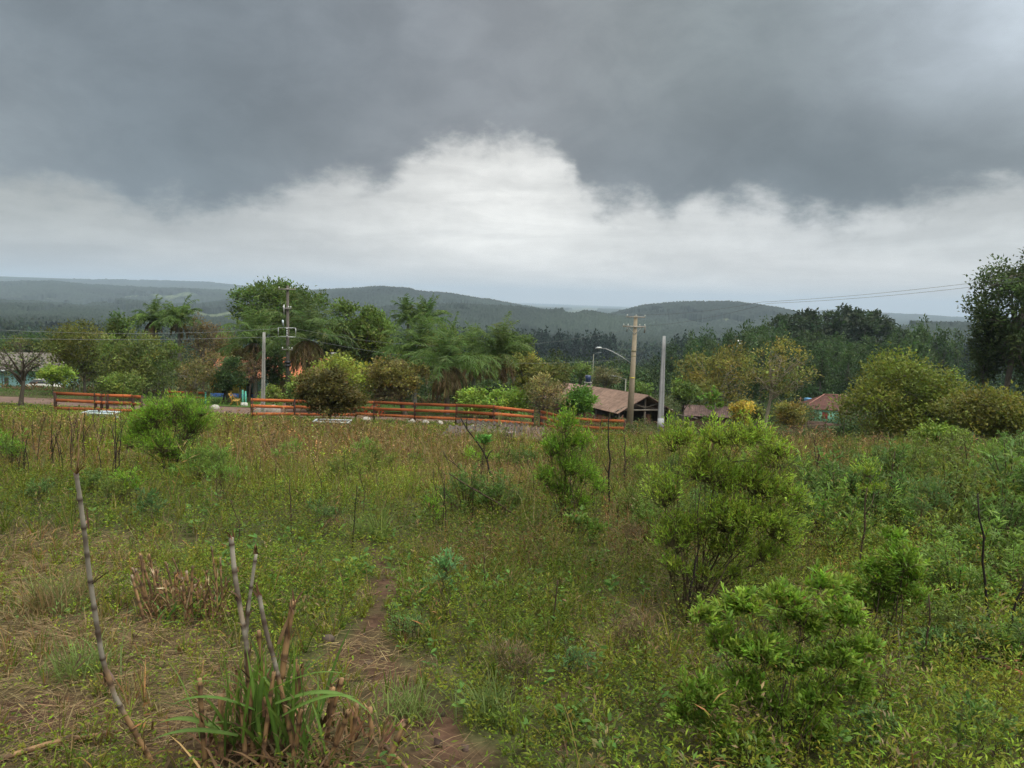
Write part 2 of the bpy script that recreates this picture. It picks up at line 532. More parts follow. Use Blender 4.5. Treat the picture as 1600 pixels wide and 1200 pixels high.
def col_mat(name, rough=0.8, nscale=6.0, var=0.35, bump=0.3, spec=0.2, stretch=(1, 1, 1), wet=0.0, metal=0.0):
    """vertex colour broken up by grain, stains and bump"""
    m, nt, b, L = mat_base(name)
    a = nt.nodes.new('ShaderNodeVertexColor'); a.layer_name = 'Col'
    tc = nt.nodes.new('ShaderNodeTexCoord'); mp = nt.nodes.new('ShaderNodeMapping')
    mp.inputs['Scale'].default_value = stretch
    L.new(tc.outputs['Object'], mp.inputs[0])
    n1 = nt.nodes.new('ShaderNodeTexNoise'); n1.inputs['Scale'].default_value = nscale; n1.inputs['Detail'].default_value = 6
    n2 = nt.nodes.new('ShaderNodeTexNoise'); n2.inputs['Scale'].default_value = nscale * .21; n2.inputs['Detail'].default_value = 4
    L.new(mp.outputs[0], n1.inputs[0]); L.new(mp.outputs[0], n2.inputs[0])
    ad = nt.nodes.new('ShaderNodeMath'); ad.operation = 'ADD'; L.new(n1.outputs[0], ad.inputs[0]); L.new(n2.outputs[0], ad.inputs[1])
    mr = nt.nodes.new('ShaderNodeMapRange'); L.new(ad.outputs[0], mr.inputs[0])
    mr.inputs[1].default_value = .65; mr.inputs[2].default_value = 1.35; mr.inputs[3].default_value = 1 - var; mr.inputs[4].default_value = 1 + var
    g = new_grey(nt, L, mr.outputs[0])
    mx = nt.nodes.new('ShaderNodeMix'); mx.data_type = 'RGBA'; mx.blend_type = 'MULTIPLY'; mx.inputs[0].default_value = 1
    L.new(a.outputs[0], mx.inputs[6]); L.new(g, mx.inputs[7]); L.new(mx.outputs[2], b.inputs['Base Color'])
    b.inputs['Roughness'].default_value = rough; b.inputs['Specular IOR Level'].default_value = spec; b.inputs['Metallic'].default_value = metal
    if bump:
        bp = nt.nodes.new('ShaderNodeBump'); bp.inputs['Strength'].default_value = bump; bp.inputs['Distance'].default_value = 0.03
        L.new(n1.outputs[0], bp.inputs['Height']); L.new(bp.outputs[0], b.inputs['Normal'])
    return m

M_LEAF = leaf_mat('foliage')
M_GRASS = leaf_mat('grass_blades', .25, .6, .15)
M_DRY = leaf_mat('dry_plant', .12, .8, .1)
M_BARK = col_mat('bark', .9, 9, .45, .6, .1, (1, 1, .35))
M_WOOD = col_mat('painted_board', .75, 5, .38, .15, .25, (1, 1, 5))
M_TIMBER = col_mat('weathered_timber', .85, 8, .4, .4, .1, (1, 1, .3))
M_CONC = col_mat('concrete', .85, 3.5, .16, .25, .2)
M_WALL = col_mat('limewash', .85, 1.6, .13, .1, .2)
M_TILE = col_mat('roof_tile', .8, 2.2, .32, .3, .15)
M_METAL = col_mat('metal', .45, 4, .15, .05, .5, metal=.6)
M_CAR = col_mat('car_paint', .3, 2, .05, 0, .5)
M_STONE = col_mat('stone', .85, 5, .2, .4, .2)
M_FAR = leaf_mat('far_foliage', .1, .8, .05)

# ---------------------------------------------------------------- what grows where in the field
PATH = np.array([(760, 1260), (700, 1175), (650, 1100), (585, 1030), (590, 960), (605, 900), (588, 865), (545, 830), (522, 808)], float)
def ellipses(px, py, items):
    v = np.zeros_like(px)
    for cx, cy, rx, ry, k in items:
        q = ((px - cx) / rx) ** 2 + ((py - cy) / ry) ** 2
        v = np.maximum(v, k * (1 - sstep(q, 0.35, 1.25)))
    return v
PATHW = np.array([G(a, b)[:2] for a, b in PATH])
def patches(X, Y):
    X = np.asarray(X, float); Y = np.asarray(Y, float)
    ok = Y > 1.2
    Z = terrain(X, Y)
    px, py = to_px(np.stack([X, np.maximum(Y, 1.2), Z], 1))
    px = px + 70 * (fbm(X * 1.1, Y * 1.1, 3, 31) - .5); py = py + 34 * (fbm(X * 1.1 + 9, Y * 1.1, 3, 32) - .5)
    straw = ellipses(px, py, [(150, 1060, 260, 120, 1), (40, 930, 130, 75, .85), (330, 1090, 190, 80, 1), (120, 870, 160, 40, .55), (620, 1030, 100, 50, .5),
                              (560, 1120, 130, 70, .35), (1120, 1090, 90, 80, .55), (1300, 950, 90, 45, .45), (980, 985, 80, 55, .6), (0, 1180, 200, 80, .7)])
    soil = ellipses(px, py, [(60, 1110, 110, 40, .9), (580, 1015, 60, 28, .8), (700, 1190, 90, 30, .6), (640, 1110, 70, 30, .35), (330, 1150, 150, 60, .6), (860, 1080, 60, 30, .4),
                             (735, 985, 40, 20, .3)])
    d = np.full(len(X), 9.0)
    for (ax, ay), (bx, by) in zip(PATHW[:-1], PATHW[1:]):
        t = np.clip(((X - ax) * (bx - ax) + (Y - ay) * (by - ay)) / ((bx - ax) ** 2 + (by - ay) ** 2 + 1e-9), 0, 1)
        d = np.minimum(d, np.hypot(X - ax - t * (bx - ax), Y - ay - t * (by - ay)))
    path = (1 - sstep(d + .34 * (fbm(X * 3.2, Y * 3.2, 3, 33) - .5), .02, .16)) * (.5 + .45 * sstep(fbm(X * 5, Y * 5, 2, 34), .35, .6))
    soil = np.maximum(soil, path)
    herb = ellipses(px, py, [(470, 880, 170, 80, 1), (800, 960, 230, 110, .8), (900, 1120, 260, 110, .8), (760, 830, 200, 60, .5), (1450, 900, 200, 80, .6),
                             (1300, 1120, 300, 140, .6), (520, 780, 160, 40, .5), (380, 800, 120, 40, .5), (150, 780, 160, 50, .4)])
    red = ellipses(px, py, [(520, 715, 170, 42, 1), (700, 720, 160, 40, .8), (400, 690, 120, 25, .7), (150, 720, 130, 40, .6), (850, 760, 200, 50, .6), (60, 700, 120, 40, .6), (990, 830, 60, 60, .8),
                            (1350, 800, 150, 60, .5), (1300, 720, 120, 30, .8), (770, 870, 140, 40, .5), (760, 690, 160, 25, .5), (1530, 760, 80, 30, .9)])
    red = np.clip(red * .95 + 1.2 * (fbm(X * .45, Y * .45, 3, 35) - .52), 0, 1) * (Y > 6)
    red = red * (1 - .55 * sstep(Y, 24, 40))
    z0 = ~ok
    for a in (straw, soil, herb, red): a[z0] = 0
    return straw, soil, herb, red, px, py

def clearings(px, py):
    """pastures left open among the far woods, as seen across the valley"""
    e = ellipses(px, py + 3.0 * np.sin(px * .09), [(272, 464, 46, 6, 1), (330, 495, 58, 8, 1), (905, 488, 30, 8, 1), (150, 478, 60, 4, 1), (1120, 505, 60, 5, 1), (60, 470, 30, 4, 1), (1400, 520, 30, 5, 1), (980, 487, 20, 3, 1), (200, 488, 26, 4, 1), (60, 492, 40, 4, 1), (420, 478, 30, 3, 1), (700, 492, 34, 3, 1), (1060, 492, 40, 2.5, 1), (1200, 500, 30, 3, 1), (1450, 508, 26, 3, 1), (560, 486, 26, 3, 1)])
    return e > .35

# ---------------------------------------------------------------- the ground, one sheet to the horizon
def ground_sheet():
    a1 = np.radians(np.linspace(-43, 43, 520)); a2 = np.radians(np.linspace(43, 317, 70))[1:-1]
    A = np.concatenate([a1, a2]); na = len(A)
    R = np.concatenate([np.geomspace(0.25, 9, 110), np.geomspace(9, 140, 150)[1:], np.geomspace(140, 19000, 240)[1:]]); nr = len(R)
    RR, AA = np.meshgrid(R, A, indexing='ij')
    X = (RR * np.sin(AA)).ravel(); Y = (RR * np.cos(AA)).ravel()
    Z = terrain(X, Y)
    r = RR.ravel()
    straw, soil, herb, red, px, py = patches(X, Y)
    nz = fbm(X * .8, Y * .8, 4, 40)[:, None]
    green = np.array((.055, .062, .022)); brown = np.array((.070, .048, .030)); earth = np.array((.086, .048, .033)); strawc = np.array((.13, .092, .055)); redc = np.array((.11, .075, .036))
    col = green * (1 - nz) + brown * nz
    k = (herb * .6)[:, None]; col = col * (1 - k) + np.array((.05, .066, .022)) * k
    k = (red * .7)[:, None]; col = col * (1 - k) + redc * k
    k = (straw * .6)[:, None]; col = col * (1 - k) + strawc * k
    k = np.clip(soil * 1.1, 0, 1)[:, None]; col = col * (1 - k) + earth * k
    # red earth heap by the bare pole, the lawn and the bare track behind the fence
    cx, cy = G(1000, 684)[:2]
    q = (1 - sstep(np.hypot((X - cx) / 5.5, (Y - cy) / 5.0) + (fbm(X * .7, Y * .7, 3, 41) - .5), .4, 1.0))[:, None]
    col = col * (1 - q) + np.array((.13, .055, .035)) * q
    Z = Z + .5 * q[:, 0] * (.4 + fbm(X * .9, Y * .9, 3, 42))
    # distance: pasture, ploughed fields and wooded ground
    ff = sstep(r, 75, 140)[:, None]
    fa = fbm(X * .004, Y * .004, 3, 43)[:, None]; fb = fbm(X * .0017 + 3, Y * .0017, 3, 44)[:, None]
    fieldc = np.array((.095, .125, .055)) * (1 - fa) + np.array((.12, .115, .07)) * fa
    woods = np.array((.028, .045, .024))
    wk = np.where(clearings(px, py) | (fbm(X * .0045, Y * .0045, 3, 45) >= .69), 0.0, 1.0)[:, None] * sstep(r, 500, 900)[:, None]
    fc = fieldc * (1 - wk) + woods * wk
    near = np.array((.05, .075, .028)) + 0 * fc
    fc = near * (1 - sstep(r, 250, 700)[:, None]) + fc * sstep(r, 250, 700)[:, None]
    col = col * (1 - ff) + fc * ff
    V = np.stack([X, Y, Z], 1)
    acc = Acc()
    i = np.arange(nr - 1)[:, None] * na; j = np.arange(na)[None]; j2 = (j + 1) % na
    acc.add(V, [np.stack([i + j, i + j2, i + na + j2, i + na + j], -1).reshape(-1, 4)], col)
    acc.add(np.array([[0, 0, tz(0.0, 0.01)]]), [], earth)
    c0 = acc.n - 1
    acc.F[3].append(np.stack([np.full(na, c0), (np.arange(na) + 1) % na, np.arange(na)], 1))
    o = obj('ground', acc, col_mat('earth', .95, 19, .5, 1.0, .08), smooth=True)
    kind(o)
    return o
ground_sheet()

# the earth road that runs along the lower side of the field, and the drive up to the houses
def ribbon(name, pts, width, col, mat, lift=.05):
    pts = np.asarray(pts, float)
    t = np.r_[0, np.cumsum(np.linalg.norm(np.diff(pts, axis=0), axis=1))]
    s = np.arange(0, t[-1], 1.2)
    P = np.stack([np.interp(s, t, pts[:, 0]), np.interp(s, t, pts[:, 1])], 1)
    T = unit(np.gradient(P, axis=0)); Nn = np.stack([-T[:, 1], T[:, 0]], 1)
    w = np.linspace(-.5, .5, 9)
    e = width * (1 + .16 * (fbm(s * .3, s * 0, 3, 3) - .5))
    Q = P[:, None, :] + Nn[:, None, :] * (w[None, :, None] * e[:, None, None])
    X, Y = Q[..., 0].ravel(), Q[..., 1].ravel()
    Z = terrain(X, Y) + lift * (1 - (np.tile(np.abs(w), len(s)) * 2) ** 6 * 1.6)
    rut = np.exp(-((np.abs(np.tile(w, len(s))) - .2) / .07) ** 2)
    Z -= .035 * rut
    c = np.array(col) * (1 + .25 * (fbm(X * .9, Y * .9, 3, 4) - .5)[:, None])
    acc = Acc()
    i = np.arange(len(s) - 1)[:, None] * 9; j = np.arange(8)[None]
    acc.add(np.stack([X, Y, Z], 1), [np.stack([i + j, i + 9 + j, i + 10 + j, i + j + 1], -1).reshape(-1, 4)[:, ::-1]], c)
    return kind(obj(name, acc, mat, smooth=True))
M_DIRT = col_mat('packed_earth', .92, 3, .25, .3, .1)
ribbon('road', [(-90, 66), (-60, 63), (-35, 61), (-18, 58), (-4, 55), (2, 52.5), (6, 51), (18, 52), (40, 58), (70, 70)], 7.5, (.15, .098, .082), M_DIRT)
ribbon('driveway', [(-17.5, 58), (-21, 72), (-26, 92)], 4.0, (.14, .09, .075), M_DIRT, .04)
def lawn():
    acc = Acc()
    n = 26
    gx, gy = np.meshgrid(np.linspace(-30, 2, 40), np.linspace(62.5, 80, n))
    X, Y = gx.ravel(), gy.ravel()
    i = np.arange(n - 1)[:, None] * 40; j = np.arange(39)[None]
    acc.add(np.stack([X, Y, terrain(X, Y) + .03], 1), [np.stack([i + j, i + j + 1, i + 41 + j, i + 40 + j], -1).reshape(-1, 4)], np.array((.07, .12, .028)) * (1 + .3 * (fbm(X, Y, 3, 6) - .5)[:, None]))
    return kind(obj('lawn', acc, M_DIRT, smooth=True))
lawn()

# ---------------------------------------------------------------- distant woods
def forest_mask(X, Y):
    px, py = to_px(np.stack([X, Y, terrain(X, Y)], 1))
    n2 = fbm(X * .0045, Y * .0045, 3, 45)
    return ~clearings(px, py) & (n2 < .69)

def far_woods():
    """tree cover of the far hills: crowns standing a tree's height above the terrain"""
    A = np.radians(np.linspace(-41, 41, 1150)); R = np.geomspace(1050, 8200, 330)
    RR, AA = np.meshgrid(R, A, indexing='ij')
    jr = RNG.normal(0, 1, RR.shape)
    X = (RR * (1 + .0022 * jr) * np.sin(AA)).ravel(); Y = (RR * (1 + .0022 * jr) * np.cos(AA)).ravel()
    Z = terrain(X, Y)
    m = forest_mask(X, Y)
    big = fbm(X * .02, Y * .02, 2, 47)
    h = 11 + 9 * big + RNG.normal(0, 1.7, len(X))
    Zt = np.where(m, Z + h, Z - 3)
    c = np.array((.025, .035, .024)) * np.exp(RNG.normal(0, .18, (len(X), 1))) * (.45 + 1.2 * fbm(X * .004, Y * .004, 3, 48))[:, None]
    na, nr = len(A), len(R)
    i = np.arange(nr - 1)[:, None] * na; j = np.arange(na - 1)[None]
    q = np.stack([i + j, i + j + 1, i + na + j + 1, i + na + j], -1).reshape(-1, 4)
    q = q[m[q].any(1)]
    acc = Acc()
    acc.add(np.stack([X, Y, Zt], 1), [q], c)
    return kind(obj('forest', acc, M_FAR), 'stuff')
far_woods()

def crown_cloud(n, rng, H, R, kind_='round', cs=None):
    """leaf clump positions and directions for one far tree, unit = metres"""
    lob = rng.integers(5, 9)
    P = []
    for _ in range(lob):
        a = rng.uniform(0, 2 * math.pi); q = rng.uniform(0, .62)
        if kind_ == 'round':
            c = np.array((R * q * math.cos(a), R * q * math.sin(a), H * rng.uniform(.45, .86))); rr = R * rng.uniform(.42, .62); sz = .75
        elif kind_ == 'tall':
            f = rng.uniform(.3, .93); w = (1 - f) * .9 + .28
            c = np.array((R * q * w * math.cos(a), R * q * w * math.sin(a), H * f)); rr = R * rng.uniform(.35, .6) * w * 1.2; sz = 1.5
        else:
            f = rng.uniform(.15, .97); w = (1 - f) + .1
            c = np.array((R * .3 * w * math.cos(a), R * .3 * w * math.sin(a), H * f)); rr = R * w * .8; sz = .9
        k = n // lob
        d = rdir(k, rng)
        P.append(c + d * (rr * rng.uniform(.45, 1.0, (k, 1)) ** .6) * np.array((1, 1, sz)))
    return np.concatenate(P)

def mid_forest(name, spots, cols, H, R, kinds, per, leaf, seed, mat=None):
    """one mass of trees, each its own uneven crown"""
    rng = np.random.default_rng(seed)
    acc = Acc()
    protos = []
    for k in range(10):
        P = crown_cloud(per, rng, 1.0, 1.0, kinds[k % len(kinds)])
        protos.append((P, unit(P * np.array((1, 1, .4)) + rng.normal(0, .5, P.shape) + np.array((0, 0, .25)))))
    X, Y = spots[:, 0], spots[:, 1]
    Z = terrain(X, Y)
    for k in range(10):
        s = np.arange(len(X)) % 10 == k
        n = s.sum()
        if n == 0: continue
        P, D = protos[k]
        a = rng.uniform(0, 6.28, n); h = H * rng.uniform(.75, 1.2, n); r = R * rng.uniform(.8, 1.25, n)
        ca, sa = np.cos(a)[:, None], np.sin(a)[:, None]
        Q = np.stack([(P[:, 0] * ca - P[:, 1] * sa) * r[:, None] + X[s][:, None], (P[:, 0] * sa + P[:, 1] * ca) * r[:, None] + Y[s][:, None], P[:, 2] * h[:, None] + Z[s][:, None]], -1)
        Dq = np.stack([D[:, 0] * ca - D[:, 1] * sa, D[:, 0] * sa + D[:, 1] * ca, np.broadcast_to(D[:, 2], (n, len(P)))], -1)
        base = np.array(cols)[rng.integers(0, len(cols), n)]
        base = tint(base, n, rng, .2, .07)
        cc = tint(np.repeat(base, len(P), 0), n * len(P), rng, .22, .05)
        sz = leaf * np.clip(np.hypot(X[s], Y[s]) / 400, .7, 2.2)
        leaves(acc, Q.reshape(-1, 3), Dq.reshape(-1, 3), np.repeat(sz, len(P)) * rng.uniform(.7, 1.4, n * len(P)), np.repeat(sz, len(P)) * .75, cc, rng, Nn=rng.normal(size=(n * len(P), 3)))
        # trunks
        T = np.stack([np.stack([X[s], Y[s], Z[s] - .3], 1), np.stack([X[s], Y[s], Z[s] + h * .55], 1)], 1)
        tubes(acc, T, np.stack([h * .014, h * .008], 1), np.array((.09, .075, .06)), 4, False)
    return kind(obj(name, acc, mat or M_FAR), 'stuff')

def scatter_px(x0, x1, d0, d1, n, rng, keep=None):
    D = np.sqrt(rng.uniform(d0 * d0, d1 * d1, n)); px = rng.uniform(x0, x1, n)
    X = (px - 800) / F * D
    if keep is not None:
        k = keep(X, D, px); X, D = X[k], D[k]
    return np.stack([X, D], 1)
_r = np.random.default_rng(5)
def keep_mid(X, D, px):
    return (fbm(X * .006, D * .006, 3, 45) < .60) & ~((np.abs(px - 1175) < 45) & (np.abs(D - 480) < 60))
mid_forest('forest', scatter_px(-120, 1720, 420, 1120, 5200, _r, keep_mid), [(.036, .055, .030), (.030, .050, .026), (.045, .060, .026)], 13, 4.6, ['round', 'round', 'tall'], 70, 1.5, 51)
# dark pine stands that stick out of it
mid_forest('forest', np.concatenate([scatter_px(800, 960, 620, 760, 330, _r), scatter_px(1045, 1145, 520, 640, 150, _r), scatter_px(1430, 1540, 420, 520, 140, _r), scatter_px(520, 800, 800, 1000, 160, _r)]),
           [(.022, .036, .024), (.026, .038, .028)], 26, 4.2, ['tall', 'tall', 'cone'], 110, 1.3, 52)
# the nearer slope below the houses
mid_forest('forest', scatter_px(690, 1100, 165, 400, 520, _r), [(.05, .085, .03), (.045, .07, .03), (.06, .08, .028)], 11, 3.9, ['round', 'round', 'tall'], 230, .8, 53)
mid_forest('forest', scatter_px(-150, 560, 170, 420, 420, _r), [(.05, .07, .03), (.045, .06, .03), (.06, .075, .03)], 9, 4.0, ['round'], 180, .85, 54)
mid_forest('forest', scatter_px(1030, 1720, 250, 420, 420, _r), [(.035, .06, .028), (.045, .07, .03)], 15, 3.6, ['tall', 'round', 'tall'], 200, .85, 55)

# the damp air: one even volume over the whole valley
def haze():
    acc = Acc()
    box(acc, (0, 0, 40), (39600, 39600, 460), (1, 1, 1))
    m = bpy.data.materials.new('damp_air'); m.use_nodes = True
    nt = m.node_tree
    for n in list(nt.nodes):
        if n.type != 'OUTPUT_MATERIAL': nt.nodes.remove(n)
    v = nt.nodes.new('ShaderNodeVolumePrincipled')
    v.inputs['Color'].default_value = (.66, .80, 1.0, 1)
    v.inputs['Density'].default_value = 1.1e-4
    nt.links.new(v.outputs[0], nt.nodes['Material Output'].inputs['Volume'])
    return kind(obj('haze', acc, m), 'stuff')
haze()

# ---------------------------------------------------------------- ground cover of the field (nobody could count it)
def wedge(d0, d1, n, rng, k=0.74):
    D = np.sqrt(rng.uniform(d0 * d0, d1 * d1, n))
    X = rng.uniform(-k, k, n) * D
    return X, D
CLEAR = [(G(158, 655), 1.3, 2.6), (G(517, 673), 1.3, 2.6), (G(768, 690), 2.4, 3.2)]
def skip_built(X, Y):
    """keep plants off the road, the lawn and the yards"""
    ry = np.interp(X, [-90, -60, -35, -18, -4, 2, 6, 18, 40, 70], [66, 63, 61, 58, 55, 52.5, 51, 52, 58, 70])
    k = Y < ry - 4.2
    for c, rx, dy in CLEAR:
        k &= ~((np.abs(X - c[0] * Y / c[1]) < rx) & (Y < c[1] + 1.2) & (Y > c[1] - dy) & (fbm(X * 1.5, Y * 1.5, 2, 74) < .62))
    return k
def ground_cover():
    rng = np.random.default_rng(77)
    green, grass, straw = Acc(), Acc(), Acc()
    OLIVE = np.array((.158, .170, .020)); LIME = np.array((.165, .225, .020)); DEEP = np.array((.085, .128, .016)); TAN = np.array((.25, .185, .090)); RUST = np.array((.210, .115, .048)); UMBER = np.array((.100, .066, .038)); BLUEG = np.array((.092, .145, .034))
    #      d0   d1   herbs grass stems leaf  height
    zones = [(2.2, 7.5, 19000, 3600, 1100, .019, .09), (7.5, 17, 25000, 5200, 3000, .030, .16), (17, 34, 30000, 6500, 6500, .050, .27), (34, 66, 32000, 5600, 2800, .075, .26)]
    for d0, d1, nh, ng, ns, lf, ht in zones:
        # small leafy herbs
        X, Y = wedge(d0, d1, nh, rng)
        st, so, he, red, px, py = patches(X, Y)
        clump = fbm(X * 1.3, Y * 1.3, 3, 61)
        p = np.clip(.55 + .8 * he - .32 * st - 1.1 * so - .45 * red + 1.3 * (clump - .5), 0.02, 1)
        k = (rng.random(nh) < p) & skip_built(X, Y)
        X, Y, he, red, clump, st = X[k], Y[k], he[k], red[k], clump[k], st[k]
        n = len(X); Z = terrain(X, Y)
        m = 9
        hh = ht * np.exp(rng.normal(0, .45, n)) * (.45 + 1.1 * clump) * (1 + .5 * red) * (1 - .65 * sstep(Y, 33, 41))
        f = rng.uniform(.15, 1, (n, m))
        lean = rng.normal(0, .28, (n, 1, 2))
        spread = lf * (1.0 + 1.6 * (1 - f))
        a = rng.uniform(0, 6.28, (n, m))
        P = np.stack([X[:, None] + np.cos(a) * spread * .5 + lean[..., 0] * hh[:, None] * f, Y[:, None] + np.sin(a) * spread * .5 + lean[..., 1] * hh[:, None] * f, Z[:, None] + hh[:, None] * f], -1)
        D = np.stack([np.cos(a), np.sin(a), rng.uniform(-.1, .95, (n, m))], -1)
        pal = rng.random(n) + .5 * (fbm(X * .25, Y * .25, 3, 62) - .5)
        base = np.where((pal < .30)[:, None], OLIVE, np.where((pal < .60)[:, None], LIME, np.where((pal < .84)[:, None], DEEP, BLUEG)))
        w = (red * rng.random(n) > .32)
        base = np.where(w[:, None], np.where((rng.random(n) < .35)[:, None], RUST, np.where((rng.random(n) < .5)[:, None], TAN * .75, OLIVE)), base)
        vig = np.exp(2.2 * (fbm(X * .22 + 7, Y * .22, 3, 72) - .5))[:, None]
        base = tint(base * (1.2 if d0 > 10 else 1.0) * vig, n, rng, .2, .07)
        cc = tint(np.repeat(base, m, 0), n * m, rng, .16, .05)
        leaves(green, P.reshape(-1, 3), D.reshape(-1, 3), lf * rng.uniform(.7, 1.5, n * m), lf * rng.uniform(.35, .6, n * m), cc, rng)
        # bushy ferny herbs that close the ground between the taller shrubs
        npl, mm = {2.2: (4200, 34), 7.5: (8500, 26), 17: (9500, 18), 34: (8000, 13)}[d0]
        X, Y = wedge(d0, d1, npl, rng)
        st, so, he, red, px, py = patches(X, Y)
        c2 = fbm(X * .55 + 4, Y * .55, 3, 68)
        right = sstep(px, 500, 900)
        k = (rng.random(npl) < np.clip(.26 + .30 * right + .35 * he + 2.0 * (c2 - .5) - .75 * st - 1.3 * so - .15 * red, .01, 1)) & skip_built(X, Y)
        X, Y, c2, red = X[k], Y[k], c2[k], red[k]; n = len(X); Z = terrain(X, Y)
        hh = np.clip(ht * 1.75, .16, .46) * np.exp(rng.normal(0, .38, n)) * (.5 + 1.0 * c2) * (1 - .7 * sstep(Y, 33, 41)) * (1 + .75 * sstep(to_px(np.stack([X, Y, Z], 1))[0], 650, 1000) * (d0 < 17))
        f = rng.beta(1.5, 1.1, (n, mm)); a = rng.uniform(0, 6.28, (n, mm))
        rad = hh[:, None] * (.46 - .30 * f) * np.sqrt(rng.random((n, mm)))
        ln = rng.normal(0, .16, (n, 2))
        P = np.stack([X[:, None] + np.cos(a) * rad + ln[:, :1] * hh[:, None] * f, Y[:, None] + np.sin(a) * rad + ln[:, 1:] * hh[:, None] * f, Z[:, None] + hh[:, None] * f], -1)
        D = np.stack([np.cos(a), np.sin(a), rng.uniform(.1, 1.5, (n, mm))], -1)
        pal = rng.random(n) + .8 * (fbm(X * .3, Y * .3, 3, 69) - .5)
        base = np.where((pal < .36)[:, None], OLIVE * .85, np.where((pal < .62)[:, None], np.array((.125, .182, .020)), np.where((pal < .82)[:, None], DEEP * .9, np.where((pal < .93)[:, None], TAN * .62, BLUEG))))
        w = rng.random(n) < .62 * red
        base = np.where(w[:, None], np.where((rng.random(n) < .5)[:, None], RUST, TAN * .7), base)
        vig = np.exp(2.3 * (fbm(X * .22 + 7, Y * .22, 3, 72) - .5))[:, None]
        base = tint(base * vig, n, rng, .22, .07)
        cc = tint(np.repeat(base, mm, 0), n * mm, rng, .18, .05)
        L_ = np.maximum(.030, lf * 1.1) * rng.uniform(.6, 1.5, n * mm)
        leaves(green, P.reshape(-1, 3), D.reshape(-1, 3), L_, L_ * rng.uniform(.16, .34, n * mm), cc, rng)
        if d0 < 17:
            sk = rng.random(n) < .6
            P0 = np.stack([X[sk], Y[sk], Z[sk]], 1)
            blades(straw, P0, np.stack([ln[sk, 0], ln[sk, 1], np.ones(sk.sum())], 1), hh[sk], np.maximum(.003, .0005 * Y[sk]), tint(UMBER, sk.sum(), rng), .04, rng, 2)
        # grass tufts
        X, Y = wedge(d0, d1, ng, rng)
        st, so, he, red, px, py = patches(X, Y)
        g = fbm(X * .7, Y * .7, 3, 63)
        k = (rng.random(ng) < np.clip(.35 + .6 * red + .40 * st - .7 * so - .3 * he + 1.2 * (g - .5), .03, 1)) & skip_built(X, Y)
        X, Y, st, red = X[k], Y[k], st[k], red[k]
        n = len(X); Z = terrain(X, Y); m = 11
        hh = ht * 1.5 * np.exp(rng.normal(0, .35, n)) * (1 - .35 * st) * (1 - .65 * sstep(Y, 33, 41))
        a = rng.uniform(0, 6.28, (n, m)); out = rng.uniform(.05, .75, (n, m))
        P = np.stack([X[:, None] + np.cos(a) * lf * .8 * out, Y[:, None] + np.sin(a) * lf * .8 * out, np.repeat(Z[:, None], m, 1)], -1)
        D = np.stack([np.cos(a) * out, np.sin(a) * out, np.ones((n, m))], -1)
        dry = rng.random((n, m)) < np.clip(.22 + .62 * np.maximum(st * .72, red), 0, .92)[:, None]
        base = np.where(rng.random((n, 1)) < .6, OLIVE, DEEP)
        base = np.repeat(base[:, None], m, 1)
        base = np.where(dry[..., None], np.where((rng.random((n, m)) < .68)[..., None], TAN, RUST * 1.15), base).reshape(-1, 3)
        wd = np.maximum(.006, .00085 * np.repeat(Y, m))
        blades(grass, P.reshape(-1, 3), D.reshape(-1, 3), np.repeat(hh, m) * rng.uniform(.5, 1.3, n * m), wd, tint(base, n * m, rng, .2, .06), rng.uniform(.1, .8, n * m), rng, 3 if d0 < 10 else 2)
        # dry seed stalks
        X, Y = wedge(d0, d1, ns, rng)
        st, so, he, red, px, py = patches(X, Y)
        g = fbm(X * .5, Y * .5, 3, 64)
        k = (rng.random(ns) < np.clip(.12 + .8 * red + .3 * st - .6 * so - .35 * he + .9 * (g - .5), .02, 1)) & skip_built(X, Y)
        X, Y = X[k], Y[k]; n = len(X); Z = terrain(X, Y)
        hh = np.clip(ht * 2.0, .3, .85) * np.exp(rng.normal(0, .35, n)) * (1 - .6 * sstep(Y, 33, 41)); wd = np.maximum(.004, .0006 * Y)
        D = np.stack([rng.normal(0, .16, n), rng.normal(0, .16, n), np.ones(n)], 1)
        base = np.where((rng.random(n) < .28)[:, None], UMBER, np.where((rng.random(n) < .45)[:, None], RUST * 1.1, TAN * .85))
        P0 = np.stack([X, Y, Z], 1)
        blades(straw, P0, D, hh, wd, tint(base, n, rng, .2, .06), .08, rng, 2)
        m = 7
        f = rng.uniform(.45, 1.0, (n, m)); a = rng.uniform(0, 6.28, (n, m))
        P = P0[:, None] + unit(D)[:, None] * (hh[:, None] * f)[..., None]
        D2 = np.stack([np.cos(a), np.sin(a), rng.uniform(.2, 1.4, (n, m))], -1)
        leaves(straw, P.reshape(-1, 3), D2.reshape(-1, 3), np.repeat(hh, m) * rng.uniform(.08, .22, n * m), np.repeat(wd * 2.0, m), tint(np.repeat(base, m, 0), n * m, rng, .25, .08), rng)
    # cut straw lying in swathes
    for d0, d1, n, ln in ((2.2, 5, 30000, .15), (5, 9, 24000, .22), (9, 15, 9000, .30)):
        X, Y = wedge(d0, d1, n, rng)
        st, so, he, red, px, py = patches(X, Y)
        k = rng.random(n) < np.clip(st * .85 + .10 * so - .3 * he + .05 + .35 * (fbm(X * 1.7, Y * 1.7, 2, 65) - .5), 0, 1)
        X, Y = X[k], Y[k]; n = len(X)
        a = 6.28 * fbm(X * .8, Y * .8, 2, 66) * 1.6 + rng.normal(0, .7, n)
        Z = terrain(X, Y) + rng.uniform(.004, .05, n)
        D = np.stack([np.cos(a), np.sin(a), rng.normal(.06, .16, n)], 1)
        base = np.where((rng.random(n) < .62)[:, None], np.array((.225, .165, .085)), np.where((rng.random(n) < .6)[:, None], np.array((.155, .10, .055)), np.array((.085, .06, .038))))
